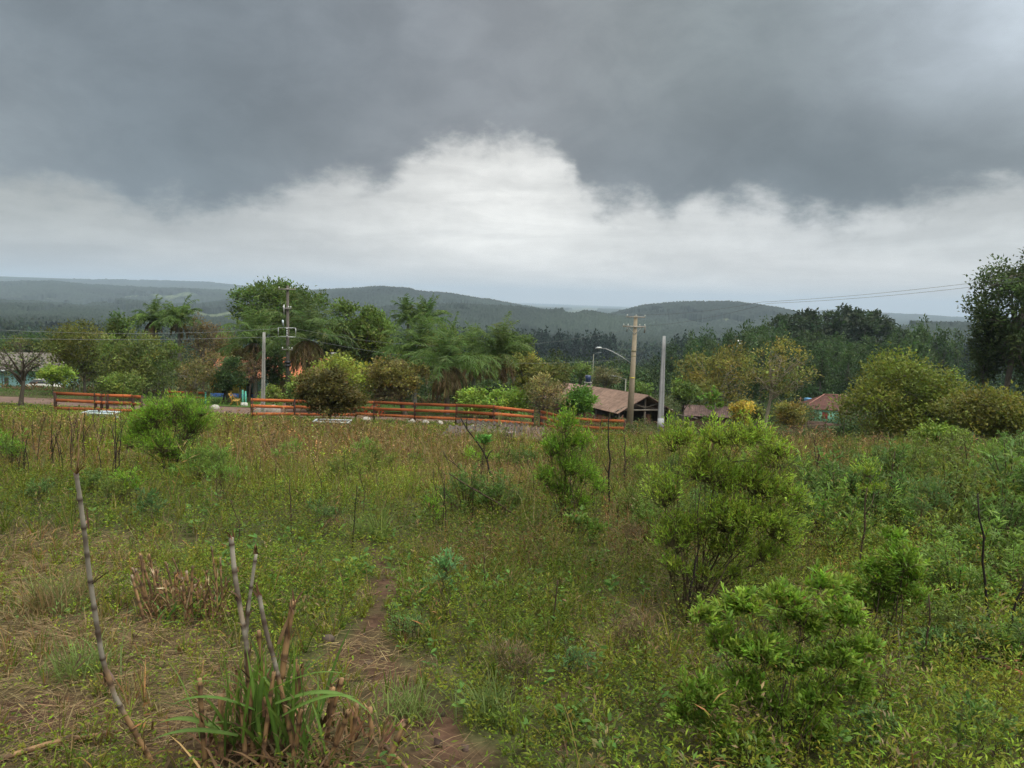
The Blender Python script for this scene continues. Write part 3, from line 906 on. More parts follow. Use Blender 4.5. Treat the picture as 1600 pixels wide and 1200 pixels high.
        blades(straw, np.stack([X, Y, Z], 1), D, ln * rng.uniform(.4, 1.6, n), np.maximum(.0026, .0007 * Y), tint(base, n, rng, .28, .05), rng.uniform(-.25, .42, n), rng, 3)
    # patches of long loose grass, green and bleached together
    for d0, d1, n, hg in ((4, 9, 1500, .30), (9, 20, 3600, .42), (20, 42, 4200, .46)):
        X, Y = wedge(d0, d1, n, rng)
        st, so, he, red, px, py = patches(X, Y)
        q = fbm(X * .30 + 11, Y * .30, 3, 73)
        k = (rng.random(n) < np.clip(3.2 * (q - .50) + .25 * red - so - .4 * he, 0, 1)) & skip_built(X, Y)
        X, Y, red, q = X[k], Y[k], red[k], q[k]; n = len(X); m = 16
        a = rng.uniform(0, 6.28, (n, m)); o = rng.uniform(.05, .6, (n, m))
        P = np.stack([X[:, None] + np.cos(a) * .05 * o, Y[:, None] + np.sin(a) * .05 * o, np.repeat(terrain(X, Y)[:, None], m, 1)], -1)
        D = np.stack([np.cos(a) * o, np.sin(a) * o, np.ones((n, m))], -1)
        pale = rng.random((n, m)) < (.25 + .5 * rng.random(n))[:, None]
        base = np.where(pale[..., None], TAN * .95, np.where((rng.random((n, 1)) < .5)[..., None], OLIVE, LIME * .8)).reshape(-1, 3)
        blades(grass, P.reshape(-1, 3), D.reshape(-1, 3), np.repeat(hg * np.exp(rng.normal(0, .3, n)) * (1 - .7 * sstep(Y, 33, 41)), m) * rng.uniform(.5, 1.25, n * m), np.repeat(np.maximum(.004, .0006 * Y), m), tint(base, n * m, rng, .22, .06), rng.uniform(.1, .7, n * m), rng, 3)
    # scattered broad leaves low on the ground and yellow flowers
    for d0, d1, n, lf in ((2.2, 6, 420, .042), (6, 14, 700, .065)):
        X, Y = wedge(d0, d1, n, rng)
        st, so, he, red, px, py = patches(X, Y)
        k = (rng.random(n) < np.clip(.25 + he - st - .6 * so, 0, 1)); X, Y = X[k], Y[k]; n = len(X)
        m = 6; a = rng.uniform(0, 6.28, (n, m))
        P = np.stack([X[:, None] + 0 * a, Y[:, None] + 0 * a, terrain(X, Y)[:, None] + rng.uniform(.02, .16, (n, m))], -1)
        D = np.stack([np.cos(a), np.sin(a), rng.uniform(.1, .8, (n, m))], -1)
        leaves(green, P.reshape(-1, 3), D.reshape(-1, 3), lf * rng.uniform(.7, 1.5, n * m), lf * .5, tint((.085, .16, .035), n * m, rng), rng, True)
    X, Y = wedge(2.5, 16, 170, rng)
    st, so, he, red, px, py = patches(X, Y)
    k = (he > .35) & (fbm(X * .6, Y * .6, 2, 67) > .55); X, Y = X[k], Y[k]; n = len(X); m = 6
    a = rng.uniform(0, 6.28, (n, m))
    P = np.stack([X[:, None] + rng.normal(0, .05, (n, m)), Y[:, None] + rng.normal(0, .05, (n, m)), terrain(X, Y)[:, None] + rng.uniform(.10, .26, (n, m))], -1)
    D = np.stack([np.cos(a), np.sin(a), .5 + 0 * a], -1)
    fl = Acc()
    leaves(fl, P.reshape(-1, 3), D.reshape(-1, 3), .016, .014, tint((.55, .38, .02), n * m, rng, .15, .03), rng)
    for nm, ac, mt in (('weeds', green, M_GRASS), ('grass', grass, M_GRASS), ('straw', straw, M_DRY), ('flowers', fl, M_GRASS)):
        kind(obj(nm, ac, mt), 'stuff')
ground_cover()

# lawn and verge grass beyond the fence, and scrub on the slope below it
def verge():
    rng = np.random.default_rng(78)
    ac = Acc()
    X = rng.uniform(-60, 45, 26000); Y = rng.uniform(46, 110, 26000)
    ry = np.interp(X, [-90, -60, -35, -18, -4, 2, 6, 18, 40, 70], [66, 63, 61, 58, 55, 52.5, 51, 52, 58, 70])
    dd = np.abs(X - np.interp(Y, [58, 72, 92], [-17.5, -21, -26]))
    k = (np.abs(Y - ry) > 3.9) & ((dd > 2.1) | (Y > 92) | (Y < ry))
    X, Y = X[k], Y[k]; n = len(X); m = 5
    low = (X < 2) & (Y < 80)
    h = np.where(low, .13, .42) * np.exp(rng.normal(0, .4, n))
    a = rng.uniform(0, 6.28, (n, m))
    P = np.stack([X[:, None] + rng.normal(0, .3, (n, m)), Y[:, None] + rng.normal(0, .3, (n, m)), terrain(X, Y)[:, None] + h[:, None] * rng.uniform(.1, .6, (n, m))], -1)
    D = np.stack([np.cos(a), np.sin(a), rng.uniform(.6, 2, (n, m))], -1)
    base = np.where(low[:, None], np.array((.075, .14, .03)), np.where((rng.random(n) < .55)[:, None], np.array((.075, .11, .035)), np.array((.15, .095, .05))))
    leaves(ac, P.reshape(-1, 3), D.reshape(-1, 3), np.repeat(h, m) * .55, np.repeat(np.maximum(h * .16, .06), m), tint(np.repeat(base, m, 0), n * m, rng), rng)
    kind(obj('grass', ac, M_GRASS), 'stuff')
verge()

# ---------------------------------------------------------------- trees
def lobed_crown(rng, W, Dp, z0, z1, nl, tight=.42):
    """ellipsoid lobes that fill a crown of width W, depth Dp, from height z0 to z1, with an uneven outline"""
    H = (z1 - z0)
    L = []
    ga = rng.uniform(0, 6.28)
    for i in range(nl):
        t = (i + .5) / nl
        cz = 1 - 2 * t
        a = ga + i * 2.39996 + rng.normal(0, .25)
        q = math.sqrt(max(0, 1 - cz * cz))
        k = rng.uniform(.38, .78)
        rr = tight * rng.uniform(.58, 1.34)
        L.append((np.array((math.cos(a) * q * k * W / 2, math.sin(a) * q * k * Dp / 2, (z0 + z1) / 2 + cz * k * H / 2)), np.array((W / 2 * rr, Dp / 2 * rr, H / 2 * rr * .95))))
    return L

def make_crown(lobes, n, leaf, cols, rng, up=.35, wide=.55, thin=1.0, mat=None, six=False, hollow=.45):
    acc = Acc()
    vol = np.array([np.prod(l[1]) ** .67 for l in lobes]); k = rng.multinomial(n, vol / vol.sum())
    cols = [np.array(c) for c in cols]
    for (c, r), m in zip(lobes, k):
        # sprays: leaves sit in small bunches, so gaps stay between them
        nb = max(4, m // 18)
        d = rdir(nb, rng); d[:, 2] = np.where(d[:, 2] < -.35, -d[:, 2] * .5, d[:, 2])
        bc = c + d * r * (hollow + (1 - hollow) * rng.random((nb, 1)) ** .5) * rng.uniform(.85, 1.12, (nb, 1))
        idx = rng.integers(0, nb, m)
        bs = np.max(r) * .11 + leaf * .5
        P = bc[idx] + rng.normal(0, 1, (m, 3)) * bs * thin * np.array((1, 1, .8))
        D = unit(d[idx] * .8 + rng.normal(0, .75, (m, 3)) + np.array((0, 0, up)))
        base = (cols[rng.integers(0, len(cols))] * (1 - .35) + cols[rng.integers(0, len(cols))] * .35) * math.exp(rng.normal(0, .16))
        bt = tint(base, nb, rng, .24, .06)
        leaves(acc, P, D, leaf * rng.uniform(.65, 1.4, m), leaf * wide * rng.uniform(.7, 1.3, m), tint(bt[idx], m, rng, .15, .05), rng, six)
    return acc

def make_limbs(lobes, H0, r0, rng, col, lean=(0, 0), twigs=2, fork=.0, wig=.08):
    """tapered trunk from the ground to height H0 with a limb to every lobe and finer twigs inside it"""
    acc = Acc()
    k = 7
    t = np.linspace(0, 1, k)
    top = np.array((lean[0], lean[1], H0))
    P = t[:, None] * top + np.stack([np.sin(t * 4 + rng.uniform(0, 6)) * wig * H0 * .25 * t, np.cos(t * 3.3 + rng.uniform(0, 6)) * wig * H0 * .25 * t, 0 * t], 1)
    P[0, 2] = -.25
    R = r0 * (1 - .45 * t); R[0] *= 1.45; R[1] *= 1.08
    tubes(acc, P, R, col, 8)
    for c, r in lobes:
        f = rng.uniform(.55, 1.0)
        i = f * (k - 1); a = P[int(i)] + (P[min(int(i) + 1, k - 1)] - P[int(i)]) * (i - int(i))
        b = c + rng.normal(0, .12, 3) * r
        tt = np.linspace(0, 1, 6)[:, None]
        mid = (a + b) / 2 + np.array((0, 0, .12 * np.linalg.norm(b - a))) + rng.normal(0, .07, 3) * np.linalg.norm(b - a)
        Q = a * (1 - tt) ** 2 + 2 * mid * tt * (1 - tt) + b * tt ** 2
        rr = r0 * .55 * (1 - .75 * tt[:, 0]); 
        tubes(acc, Q, rr, col, 5, False)
        n = twigs
        if n:
            e = c + rdir(n, rng) * r * rng.uniform(.6, 1.0, (n, 1))
            s = Q[rng.integers(3, 6, n)]
            mm = (s + e) / 2 + rng.normal(0, .1, (n, 3)) * np.max(r)
            tubes(acc, np.stack([s, mm, e], 1), np.array((r0 * .16, r0 * .11, r0 * .05)), col, 4, False)
    return acc

BARKG = (.14, .12, .10); BARKD = (.065, .05, .04); BARKP = (.26, .23, .20)

def tree(label, px, D, top, bot, w, cols, n=3600, leaf=None, seed=1, base=None, r0=None, bark=BARKG, nl=9, tight=.44, twigs=2, name='tree', group=None, lean=0.0, depth=.9, thin=1.0, trunk_to=.35, up=.35, wide=.6, wig=.1, hollow=.5, trunk_px=None, cat='tree'):
    """a tree whose crown spans rows top..bot and w columns of the photograph, standing at depth D"""
    rng = np.random.default_rng(seed); cols = [tuple(np.array(c) * (1.66, 1.66, 1.4)) for c in cols]
    tx = px if trunk_px is None else trunk_px
    if 55 <= D <= 100 and px < 880 and n > 600: w, bot, n = w * 1.10, bot + 7, int(n * 1.25)
    g = gd(tx, D)
    off = (px - tx) / F * D
    z1 = at(px, top, D)[2] - g[2]; z0 = max(.15, at(px, bot, D)[2] - g[2])
    W = w / F * D
    lb = lobed_crown(rng, W, W * depth, z0, z1, nl, tight)
    lb = [(c + np.array((off, 0, 0)), r) for c, r in lb]
    leaf = (leaf or max(.10, 3.4 * D / F)) * 1.22; n = int(n * .88)
    t = thing(name, label, cat, g, group)
    obj('trunk', make_limbs(lb, z0 + (z1 - z0) * trunk_to, r0 or max(.06, .022 * z1), rng, np.array(bark), (off * .8 + lean, 0), twigs, wig=wig), M_BARK, t, smooth=True)
    if n: obj('crown', make_crown(lb, n, leaf, cols, rng, up, wide, thin, hollow=hollow), M_LEAF, t)
    return t

OLV = [(.075, .082, .022), (.062, .076, .022), (.090, .088, .024)]
GRY = [(.068, .090, .028), (.055, .078, .025), (.085, .100, .030)]
GRN = [(.060, .092, .026), (.075, .108, .028), (.05, .08, .026)]
DRK = [(.035, .055, .022), (.03, .048, .02)]
LIM = [(.13, .18, .035), (.11, .165, .035)]
YEL = [(.175, .16, .030), (.15, .15, .03), (.12, .13, .03)]
RST = [(.128, .108, .030), (.112, .105, .030), (.092, .100, .030)]
RED = [(.16, .085, .045), (.11, .10, .035)]

# behind the left fence
tree('almost bare grey tree with forked twisted branches beside the road, at the left end', 27, 54, 528, 588, 110, GRY, 260, .16, 101, r0=.17, nl=12, twigs=7, bark=(.085, .07, .055), trunk_to=.12, wig=.3)
tree('wide olive green tree rising behind the board fence, tallest at its thin leafy top', 128, 76, 500, 612, 92, OLV, 5200, None, 102, nl=13)
tree('slim olive tree with a loose pointed top above the wide olive tree', 181, 80, 482, 560, 42, OLV + GRN, 1500, None, 103, nl=7, thin=1.2)
tree('rounded grey-green tree leaning over the right half of the left board fence', 200, 66, 519, 628, 96, GRY, 5200, None, 104, nl=12)
tree('low fresh green tree tucked under the grey-green tree by the left fence', 182, 60, 578, 630, 76, [(.085, .115, .028), (.075, .10, .03)], 2400, .17, 105, nl=8)
tree('small lime green bush tree in front of the teal house', 78, 70, 566, 604, 58, LIM, 1700, .2, 106, nl=7)
tree('brownish half-leafless tree between the twin-topped palms and the big round tree', 315, 84, 490, 575, 66, [(.12, .095, .05), (.10, .075, .045), (.085, .085, .035)], 1900, .2, 107, nl=10, twigs=6, thin=1.25)
tree('small tree with a pale forked trunk and thin brown-olive leaves on the lawn', 303, 64, 552, 622, 58, [(.12, .105, .045), (.10, .095, .04)], 1300, .17, 108, r0=.12, bark=BARKP, nl=9, twigs=6, trunk_px=296, thin=1.2)
tree('brown-leaved tree leaning right beside the pale forked tree', 338, 68, 548, 606, 62, [(.12, .09, .045), (.09, .085, .035)], 1100, .18, 109, r0=.2, bark=(.17, .13, .10), nl=9, twigs=6, trunk_px=356, thin=1.2)
tree('low dark green tree with spreading trunks before the yellow wall', 352, 66, 558, 612, 66, DRK, 2600, .19, 110, nl=8, bark=BARKD, trunk_px=345)
tree('reddish bare-twigged tree in front of the blue wall', 390, 69, 556, 604, 48, [(.13, .085, .06), (.10, .075, .05)], 420, .17, 111, nl=8, twigs=9, bark=(.10, .075, .065), trunk_px=385)
tree('tallest dark green tree behind the transformer pole, its lobed crown against the sky', 433, 96, 434, 545, 136, GRN + [(.055, .08, .024)], 11500, .33, 112, nl=19, tight=.34, r0=.4)
tree('big round mid green tree standing right of the tallest tree', 565, 90, 467, 590, 110, GRN + [(.085, .098, .028)], 10500, .31, 113, nl=19, tight=.36, r0=.35)
tree('narrow dark tree filling the gap left of the big round tree', 520, 98, 508, 566, 42, DRK, 1500, .33, 114, nl=6)
tree('yellow-green leafy tree rising behind the round brown-olive shrub tree', 532, 60, 556, 640, 122, [(.12, .14, .03), (.14, .15, .032), (.085, .115, .03)], 4200, .2, 115, nl=11)
tree('fresh green shrub tree beside the foot of the transformer pole', 478, 58, 590, 644, 66, GRN + [(.085, .125, .035)], 2600, .18, 116, nl=8)
tree('round brown-olive shrub tree standing in the field before the fence', 512, 42, 574, 662, 104, [(.062, .054, .020), (.072, .060, .022), (.045, .044, .018)], 10500, .15, 117, r0=.09, bark=BARKD, nl=16, tight=.40, name='round_tree', twigs=4)
tree('vine-draped tree with orange-olive leaves and a leaning grey trunk behind the long fence', 612, 60, 550, 632, 86, [(.115, .105, .035), (.13, .115, .04), (.095, .075, .045)], 4300, .19, 118, r0=.2, nl=11, twigs=5, trunk_px=632)
tree('round tree with copper-tinted new leaves behind the front palms', 684, 82, 510, 580, 82, [(.075, .105, .03), (.10, .085, .035), (.15, .085, .045), (.07, .10, .03)], 4200, .26, 119, nl=11)
tree('dense green tree tucked between the copper-leaved tree and the vine-draped tree', 640, 84, 530, 600, 62, GRN, 2500, .26, 120, nl=8)
tree('flat-topped dark green tree behind the rightmost palm', 800, 84, 521, 560, 60, [(.045, .075, .022), (.055, .08, .024)], 2000, .25, 121, nl=7)
tree('yellow-olive tree with mustard leaf tips right of the rightmost palm', 822, 78, 548, 612, 52, [(.125, .12, .03), (.10, .10, .03)], 2400, .22, 122, nl=8)
tree('dark olive tree reaching down to the left end of the long barn roof', 858, 74, 566, 622, 56, [(.07, .08, .025), (.08, .085, .028)], 2600, .22, 123, nl=9)
tree('dry grey-brown tree with few leaves behind the right end of the long fence', 848, 58, 588, 650, 76, [(.135, .11, .055), (.11, .095, .05), (.12, .12, .04)], 1700, .17, 124, nl=11, twigs=8, r0=.1)
tree('bright green glossy bush tree at the left end of the barn', 902, 60, 606, 652, 62, [(.070, .135, .024), (.055, .11, .024)], 3300, .2, 125, nl=9, depth=.9)
tree('left one of two lime bushes behind the long fence', 741, 58, 609, 648, 56, LIM, 2100, .19, 126, nl=8, cat='bush', name='bush')
tree('right one of two lime bushes behind the long fence', 797, 58, 608, 650, 62, LIM, 2300, .19, 127, nl=8, cat='bush', name='bush')
tree('black-stemmed leaning tree between the two lime bushes', 764, 60, 598, 612, 34, DRK, 240, .2, 128, r0=.18, bark=(.035, .03, .028), nl=6, twigs=4, trunk_px=768)
tree('slim rose-leaved shrub left of the vine-draped tree', 585, 62, 578, 632, 26, [(.12, .07, .06), (.08, .05, .045)], 700, .17, 129, nl=6, name='shrub', cat='shrub')
tree('low yellow-green bush between the concrete pole and the transformer pole', 424, 62, 598, 640, 34, [(.10, .13, .035)], 1000, .18, 130, nl=6, name='bush', cat='bush')
tree('dark tree filling the space behind the drooping palm left of the transformer pole', 425, 75, 535, 606, 50, DRK, 2600, .22, 142, nl=8)
tree('olive tree hiding the middle of the orange roof behind the round shrub tree', 540, 71, 552, 600, 60, OLV + GRN, 2600, .22, 143, nl=8)
tree('thin brown-green tree in front of the orange gable behind the low dark tree', 372, 73, 540, 590, 58, [(.10, .095, .04), (.12, .10, .045)], 1900, .2, 144, nl=9, twigs=5, thin=1.2)
tree('round mid green tree closing the gap under the twin palms', 246, 78, 520, 612, 84, GRN + OLV, 3600, None, 145, nl=10)
tree('olive crowned tree between the brownish half-leafless tree and the tallest tree', 352, 88, 508, 590, 70, OLV + GRN, 3000, None, 146, nl=9)
tree('dark hedge-like tree above the roof of the teal house', 52, 118, 520, 566, 130, DRK + OLV, 3800, None, 147, nl=11)
# right half
tree('broad rust-olive tree on the slope right of the bare concrete pole', 1122, 104, 546, 652, 128, RST + [(.10, .10, .035)], 5600, .32, 131, nl=14, bark=BARKP, twigs=4, r0=.28)
tree('rust-leaved tree with pale bare limbs fanning up, right of the broad rust-olive tree', 1213, 98, 534, 640, 104, RST, 2300, .3, 132, nl=14, bark=(.30, .25, .19), twigs=9, r0=.26, trunk_px=1196, thin=1.2)
tree('small domed rust-green tree left of the green house', 1238, 86, 628, 676, 52, [(.14, .12, .032), (.10, .105, .03), (.15, .11, .034)], 3000, .26, 133, nl=9, tight=.48)
tree('small mustard yellow tree peeking over the largest shrub', 1160, 70, 628, 672, 36, [(.22, .17, .035), (.18, .15, .035)], 1300, .2, 134, nl=6)
tree('big yellow-green tree hiding the right part of the green house', 1425, 45, 565, 706, 200, [(.092, .110, .024), (.082, .104, .024), (.070, .094, .024), (.104, .110, .026)], 17000, .165, 135, nl=20, tight=.42, r0=.16, twigs=4)
tree('mustard-leaved spreading tree at the right edge under the tall eucalyptus', 1565, 41, 608, 704, 140, [(.112, .105, .027), (.098, .098, .026), (.076, .090, .026)], 9500, .16, 136, nl=15, r0=.12, twigs=4, thin=1.15)
tree('dark green bush at the corner of the green house', 1328, 70, 664, 692, 54, DRK + [(.05, .08, .026)], 2400, .2, 137, nl=8, name='bush', cat='bush')
tree('mid green bush hugging the lower right of the big yellow-green tree', 1478, 34, 668, 722, 76, [(.085, .12, .026), (.07, .10, .024)], 4200, .12, 138, nl=9, name='bush', cat='bush')
tree('dark shadowy tree behind the tall eucalyptus foot', 1530, 85, 600, 670, 130, DRK, 4600, .3, 139, nl=11)
tree('towering eucalyptus with clumped dark foliage cut by the right edge', 1592, 72, 350, 640, 178, [(.040, .060, .026), (.05, .07, .028), (.035, .055, .024)], 17000, .26, 140, nl=36, tight=.25, bark=(.15, .13, .11), r0=.3, twigs=4, trunk_px=1566, trunk_to=.75, hollow=.2, name='eucalyptus_tree')
tree('slim eucalyptus with a broken column of foliage left of the towering one', 1536, 74, 448, 640, 62, [(.04, .06, .026), (.048, .068, .028)], 5200, .26, 141, nl=16, tight=.36, bark=(.15, .13, .11), r0=.16, trunk_to=.8, hollow=.2, name='eucalyptus_tree')

# banana-like and other scrub right of the barn
for i, (px, D, top, bot, w, lb) in enumerate([(1068, 92, 596, 640, 46, 'low green tree below the left side of the broad rust-olive tree'), (1300, 172, 608, 645, 110, 'grey-green thicket bush behind the green house roof'),
                                            (1172, 88, 625, 668, 44, 'twiggy olive shrub between the small roof and the domed tree'), (945, 126, 576, 606, 60, 'dull brown-green tree above the barn ridge'),
                                            (1000, 108, 590, 632, 44, 'fresh green tree peeping over the barn gable'), (905, 136, 566, 596, 52, 'green tree behind the left end of the barn roof')]):
    tree(lb, px, D, top, bot, w, [GRN, GRY, OLV, [(.085, .075, .045), (.07, .075, .035)], [(.07, .11, .03)], GRN][i], 1700, .3, 150 + i, nl=8)

# the eucalyptus plantation on the right slope
def plantation():
    rng = np.random.default_rng(160)
    protos = []
    for v in range(4):
        H = 14.0
        lb = []
        for i in range(11):
            f = .28 + .68 * i / 10; w = (1.06 - f) * 2.3 + .45
            a = i * 2.4 + v
            lb.append((np.array((math.cos(a) * w * .5, math.sin(a) * w * .5, H * f)), np.array((w * .75, w * .75, 1.7))))
        t = thing('eucalyptus_tree', 'pointed dark green eucalyptus among the plantation rows on the right slope', 'tree', (0, 0, 0), 'plantation trees on the right slope')
        obj('trunk', make_limbs(lb, H * .85, .14, rng, np.array((.13, .12, .10)), twigs=0, wig=.03), M_BARK, t)
        obj('crown', make_crown(lb, 1500, .55, [(.048, .085, .028), (.06, .095, .03), (.04, .07, .026)], rng, .5, .5), M_LEAF, t)
        protos.append(t)
    k = 0
    rows = [(155, 600, 1075, 1330, 8), (172, 0, 1070, 1420, 12), (190, 0, 1062, 1455, 14), (212, 0, 1040, 1480, 16), (236, 0, 1030, 1500, 16)]
    for D, _, x0, x1, n in rows:
        for i in range(n):
            px = x0 + (x1 - x0) * (i + .5) / n + rng.normal(0, 5)
            d = D + rng.normal(0, 5)
            g = gd(px, d)
            top = 528 + 14 * math.sin(px * .02) + rng.normal(0, 5) + (236 - D) * .22 - (6 if 1250 < px < 1450 else 0)
            h = at(px, top, d)[2] - g[2]
            s = h / 14.0 / .98
            sc = (min(s, 1.5), min(s, 1.5), s)
            if k < 4:
                o = protos[k]; o.location = tuple(g); o.scale = sc; o.rotation_euler = (0, 0, rng.uniform(0, 6))
            else:
                dup(protos[k % 4], g, rng.uniform(0, 6), sc)
            k += 1
plantation()

def grove():
    """the tall eucalyptus grove whose tops stand against the far hill"""
    rng = np.random.default_rng(170)
    protos = []
    for v in range(3):
        H = 20.0
        lb = [(np.array((rng.normal(0, 2.0), rng.normal(0, 2.0), H * f)), np.array((2.0, 2.0, 1.4)) * rng.uniform(.7, 1.25)) for f in np.linspace(.42, .95, 11)]
        t = thing('eucalyptus_tree', 'tall grove eucalyptus with puffed round foliage clumps above the plantation', 'tree', (0, 0, 0), 'tall eucalyptus grove above the plantation')
        obj('trunk', make_limbs(lb, H * .7, .26, rng, np.array((.14, .12, .10)), twigs=0, wig=.06), M_BARK, t)
        obj('crown', make_crown(lb, 1500, .85, [(.034, .052, .024), (.042, .06, .026)], rng, .4, .7, .9, hollow=.2), M_LEAF, t)
        protos.append(t)
    prof = [(1205, 500), (1225, 492), (1248, 490), (1275, 500), (1290, 486), (1305, 484), (1325, 488), (1345, 484), (1360, 496), (1378, 506), (1392, 512), (1412, 524), (1262, 512), (1335, 500), (1310, 504), (1235, 512)]
    for i, (px, top) in enumerate(prof):
        d = 268 + rng.normal(0, 10); g = gd(px, d)
        s = (at(px, top, d)[2] - g[2]) / 20.0
        if i < 3:
            o = protos[i]; o.location = tuple(g); o.scale = (s, s, s)
        else: dup(protos[i % 3], g, rng.uniform(0, 6), s)
grove()

# ---------------------------------------------------------------- palms
def make_palm(label, px, D, crown_row, spread, seed, base_off=0.0, skirt=26, lean=0.0, green=((.070, .115, .030), (.085, .13, .032)), nf=34, r=.2):
    rng = np.random.default_rng(seed)
    g = gd(px, D)
    zc = at(px, crown_row, D)[2] - g[2]
    L = spread / F * D / 2 * 1.55
    t = thing('palm_tree', label, 'palm', g)
    acc = Acc()
    tt = np.linspace(0, 1, 9)
    P = np.stack([lean * tt ** 2, 0 * tt, -.3 + (zc + .3) * tt], 1)
    R = r * (1.15 - .3 * tt); R[0] *= 1.4
    tubes(acc, P, R, np.array((.17, .155, .14)), 9)
    obj('trunk', acc, M_BARK, t, smooth=True)
    top = P[-1]
    def fronds(n, elev, length, cols, dead=False):
        ac = Acc()
        az = rng.uniform(0, 6.28) + np.arange(n) * 2.4 + rng.normal(0, .2, n)
        el = np.radians(rng.uniform(*elev, n))
        K = 12
        d = np.stack([np.cos(az) * np.cos(el), np.sin(az) * np.cos(el), np.sin(el)], 1)
        p = np.broadcast_to(top, (n, 3)).copy() + rng.normal(0, .06, (n, 3))
        ln = length * rng.uniform(.8, 1.15, n)
        pts, dirs = [p.copy()], [d.copy()]
        for i in range(K):
            p = p + d * (ln / K)[:, None]
            d = unit(d + np.array((0, 0, -1)) * (.03 + .26 * (i / K)) * (1.9 if dead else 1))
            pts.append(p.copy()); dirs.append(d.copy())
        pts = np.stack(pts, 1); dirs = np.stack(dirs, 1)
        rad = np.linspace(.035, .008, K + 1)
        tubes(ac, pts, rad, np.array(cols[0]) * (.9 if dead else 1.2), 4, False)
        m = 40
        f = np.linspace(.14, 1.0, m) * K
        i0 = np.minimum(f.astype(int), K - 1); fr = (f - i0)[None, :, None]
        Q = pts[:, i0] * (1 - fr) + pts[:, i0 + 1] * fr; T = dirs[:, i0]
        side = unit(np.cross(T, np.array((0, 0, 1.0)) + rng.normal(0, .05, T.shape)))
        for sgn in (-1, 1):
            dd = unit(side * sgn * .75 + T * .45 + rng.normal(0, .28, T.shape) + np.array((0, 0, -.35 if not dead else -1.2)))
            lw = (np.sin(np.linspace(.25, 2.9, m)) * .34 * length * .62 + .12)[None] * rng.uniform(.8, 1.15, (n, m))
            base = np.array(cols)[rng.integers(0, len(cols), n)]
            cc = tint(np.repeat(tint(base, n, rng, .14, .05), m, 0), n * m, rng, .12, .04)
            blades(ac, Q.reshape(-1, 3), dd.reshape(-1, 3), lw.ravel(), max(.055, .9 * D / F), cc, .45, rng, 2)
        return ac
    obj('crown', fronds(nf, (5, 86), L, [tuple(np.array(c) * 1.3) for c in green]), M_LEAF, t)
    if skirt:
        obj('frond_skirt', fronds(skirt, (-64, -8), L * .62, ((.20, .145, .075), (.16, .11, .055), (.13, .115, .045)), True), M_DRY, t)
    return t
make_palm('left palm of the pair whose feathery heads rise behind the olive trees', 238, 86, 500, 52, 201, skirt=10)
make_palm('right palm of the pair whose feathery heads rise behind the olive trees', 278, 84, 500, 56, 202, skirt=8)
make_palm('palm with bright drooping fronds left of the transformer pole', 396, 74, 536, 84, 203, skirt=22)
make_palm('palm with a heavy skirt of hanging fronds right of the transformer pole', 476, 70, 532, 104, 204, skirt=44, green=((.06, .10, .03), (.08, .11, .032)))
make_palm('left palm of the two whose crowns rise beside the big round tree', 634, 96, 500, 50, 205, skirt=0)
make_palm('right palm of the two whose crowns rise beside the big round tree', 664, 95, 502, 52, 206, skirt=0)
make_palm('front palm with brown dead fronds spread like a tent behind the long fence', 697, 62, 572, 112, 207, skirt=34)
make_palm('palm with dense green fronds behind the tent of dead fronds', 646, 70, 552, 96, 208, skirt=16)
make_palm('rightmost palm, its thick tan skirt of dead fronds hanging over the lime bushes', 777, 66, 556, 84, 209, skirt=40, green=((.085, .12, .032), (.075, .115, .03)))
make_palm('half-hidden palm between the tent-skirted palm and the rightmost palm', 738, 74, 564, 74, 210, skirt=12)

# ---------------------------------------------------------------- utility poles and wires
STEEL = (.32, .33, .34); PORC = (.55, .56, .55)
def ins(ac, p, s=1.0, col=PORC):
    """a porcelain pin insulator"""
    P = np.array([(0, 0, 0), (0, 0, .05), (0, 0, .07), (0, 0, .12), (0, 0, .14), (0, 0, .18)]) * s + np.asarray(p)
    tubes(ac, P, np.array((.02, .02, .07, .06, .045, .03)) * s, np.array(col), 8)

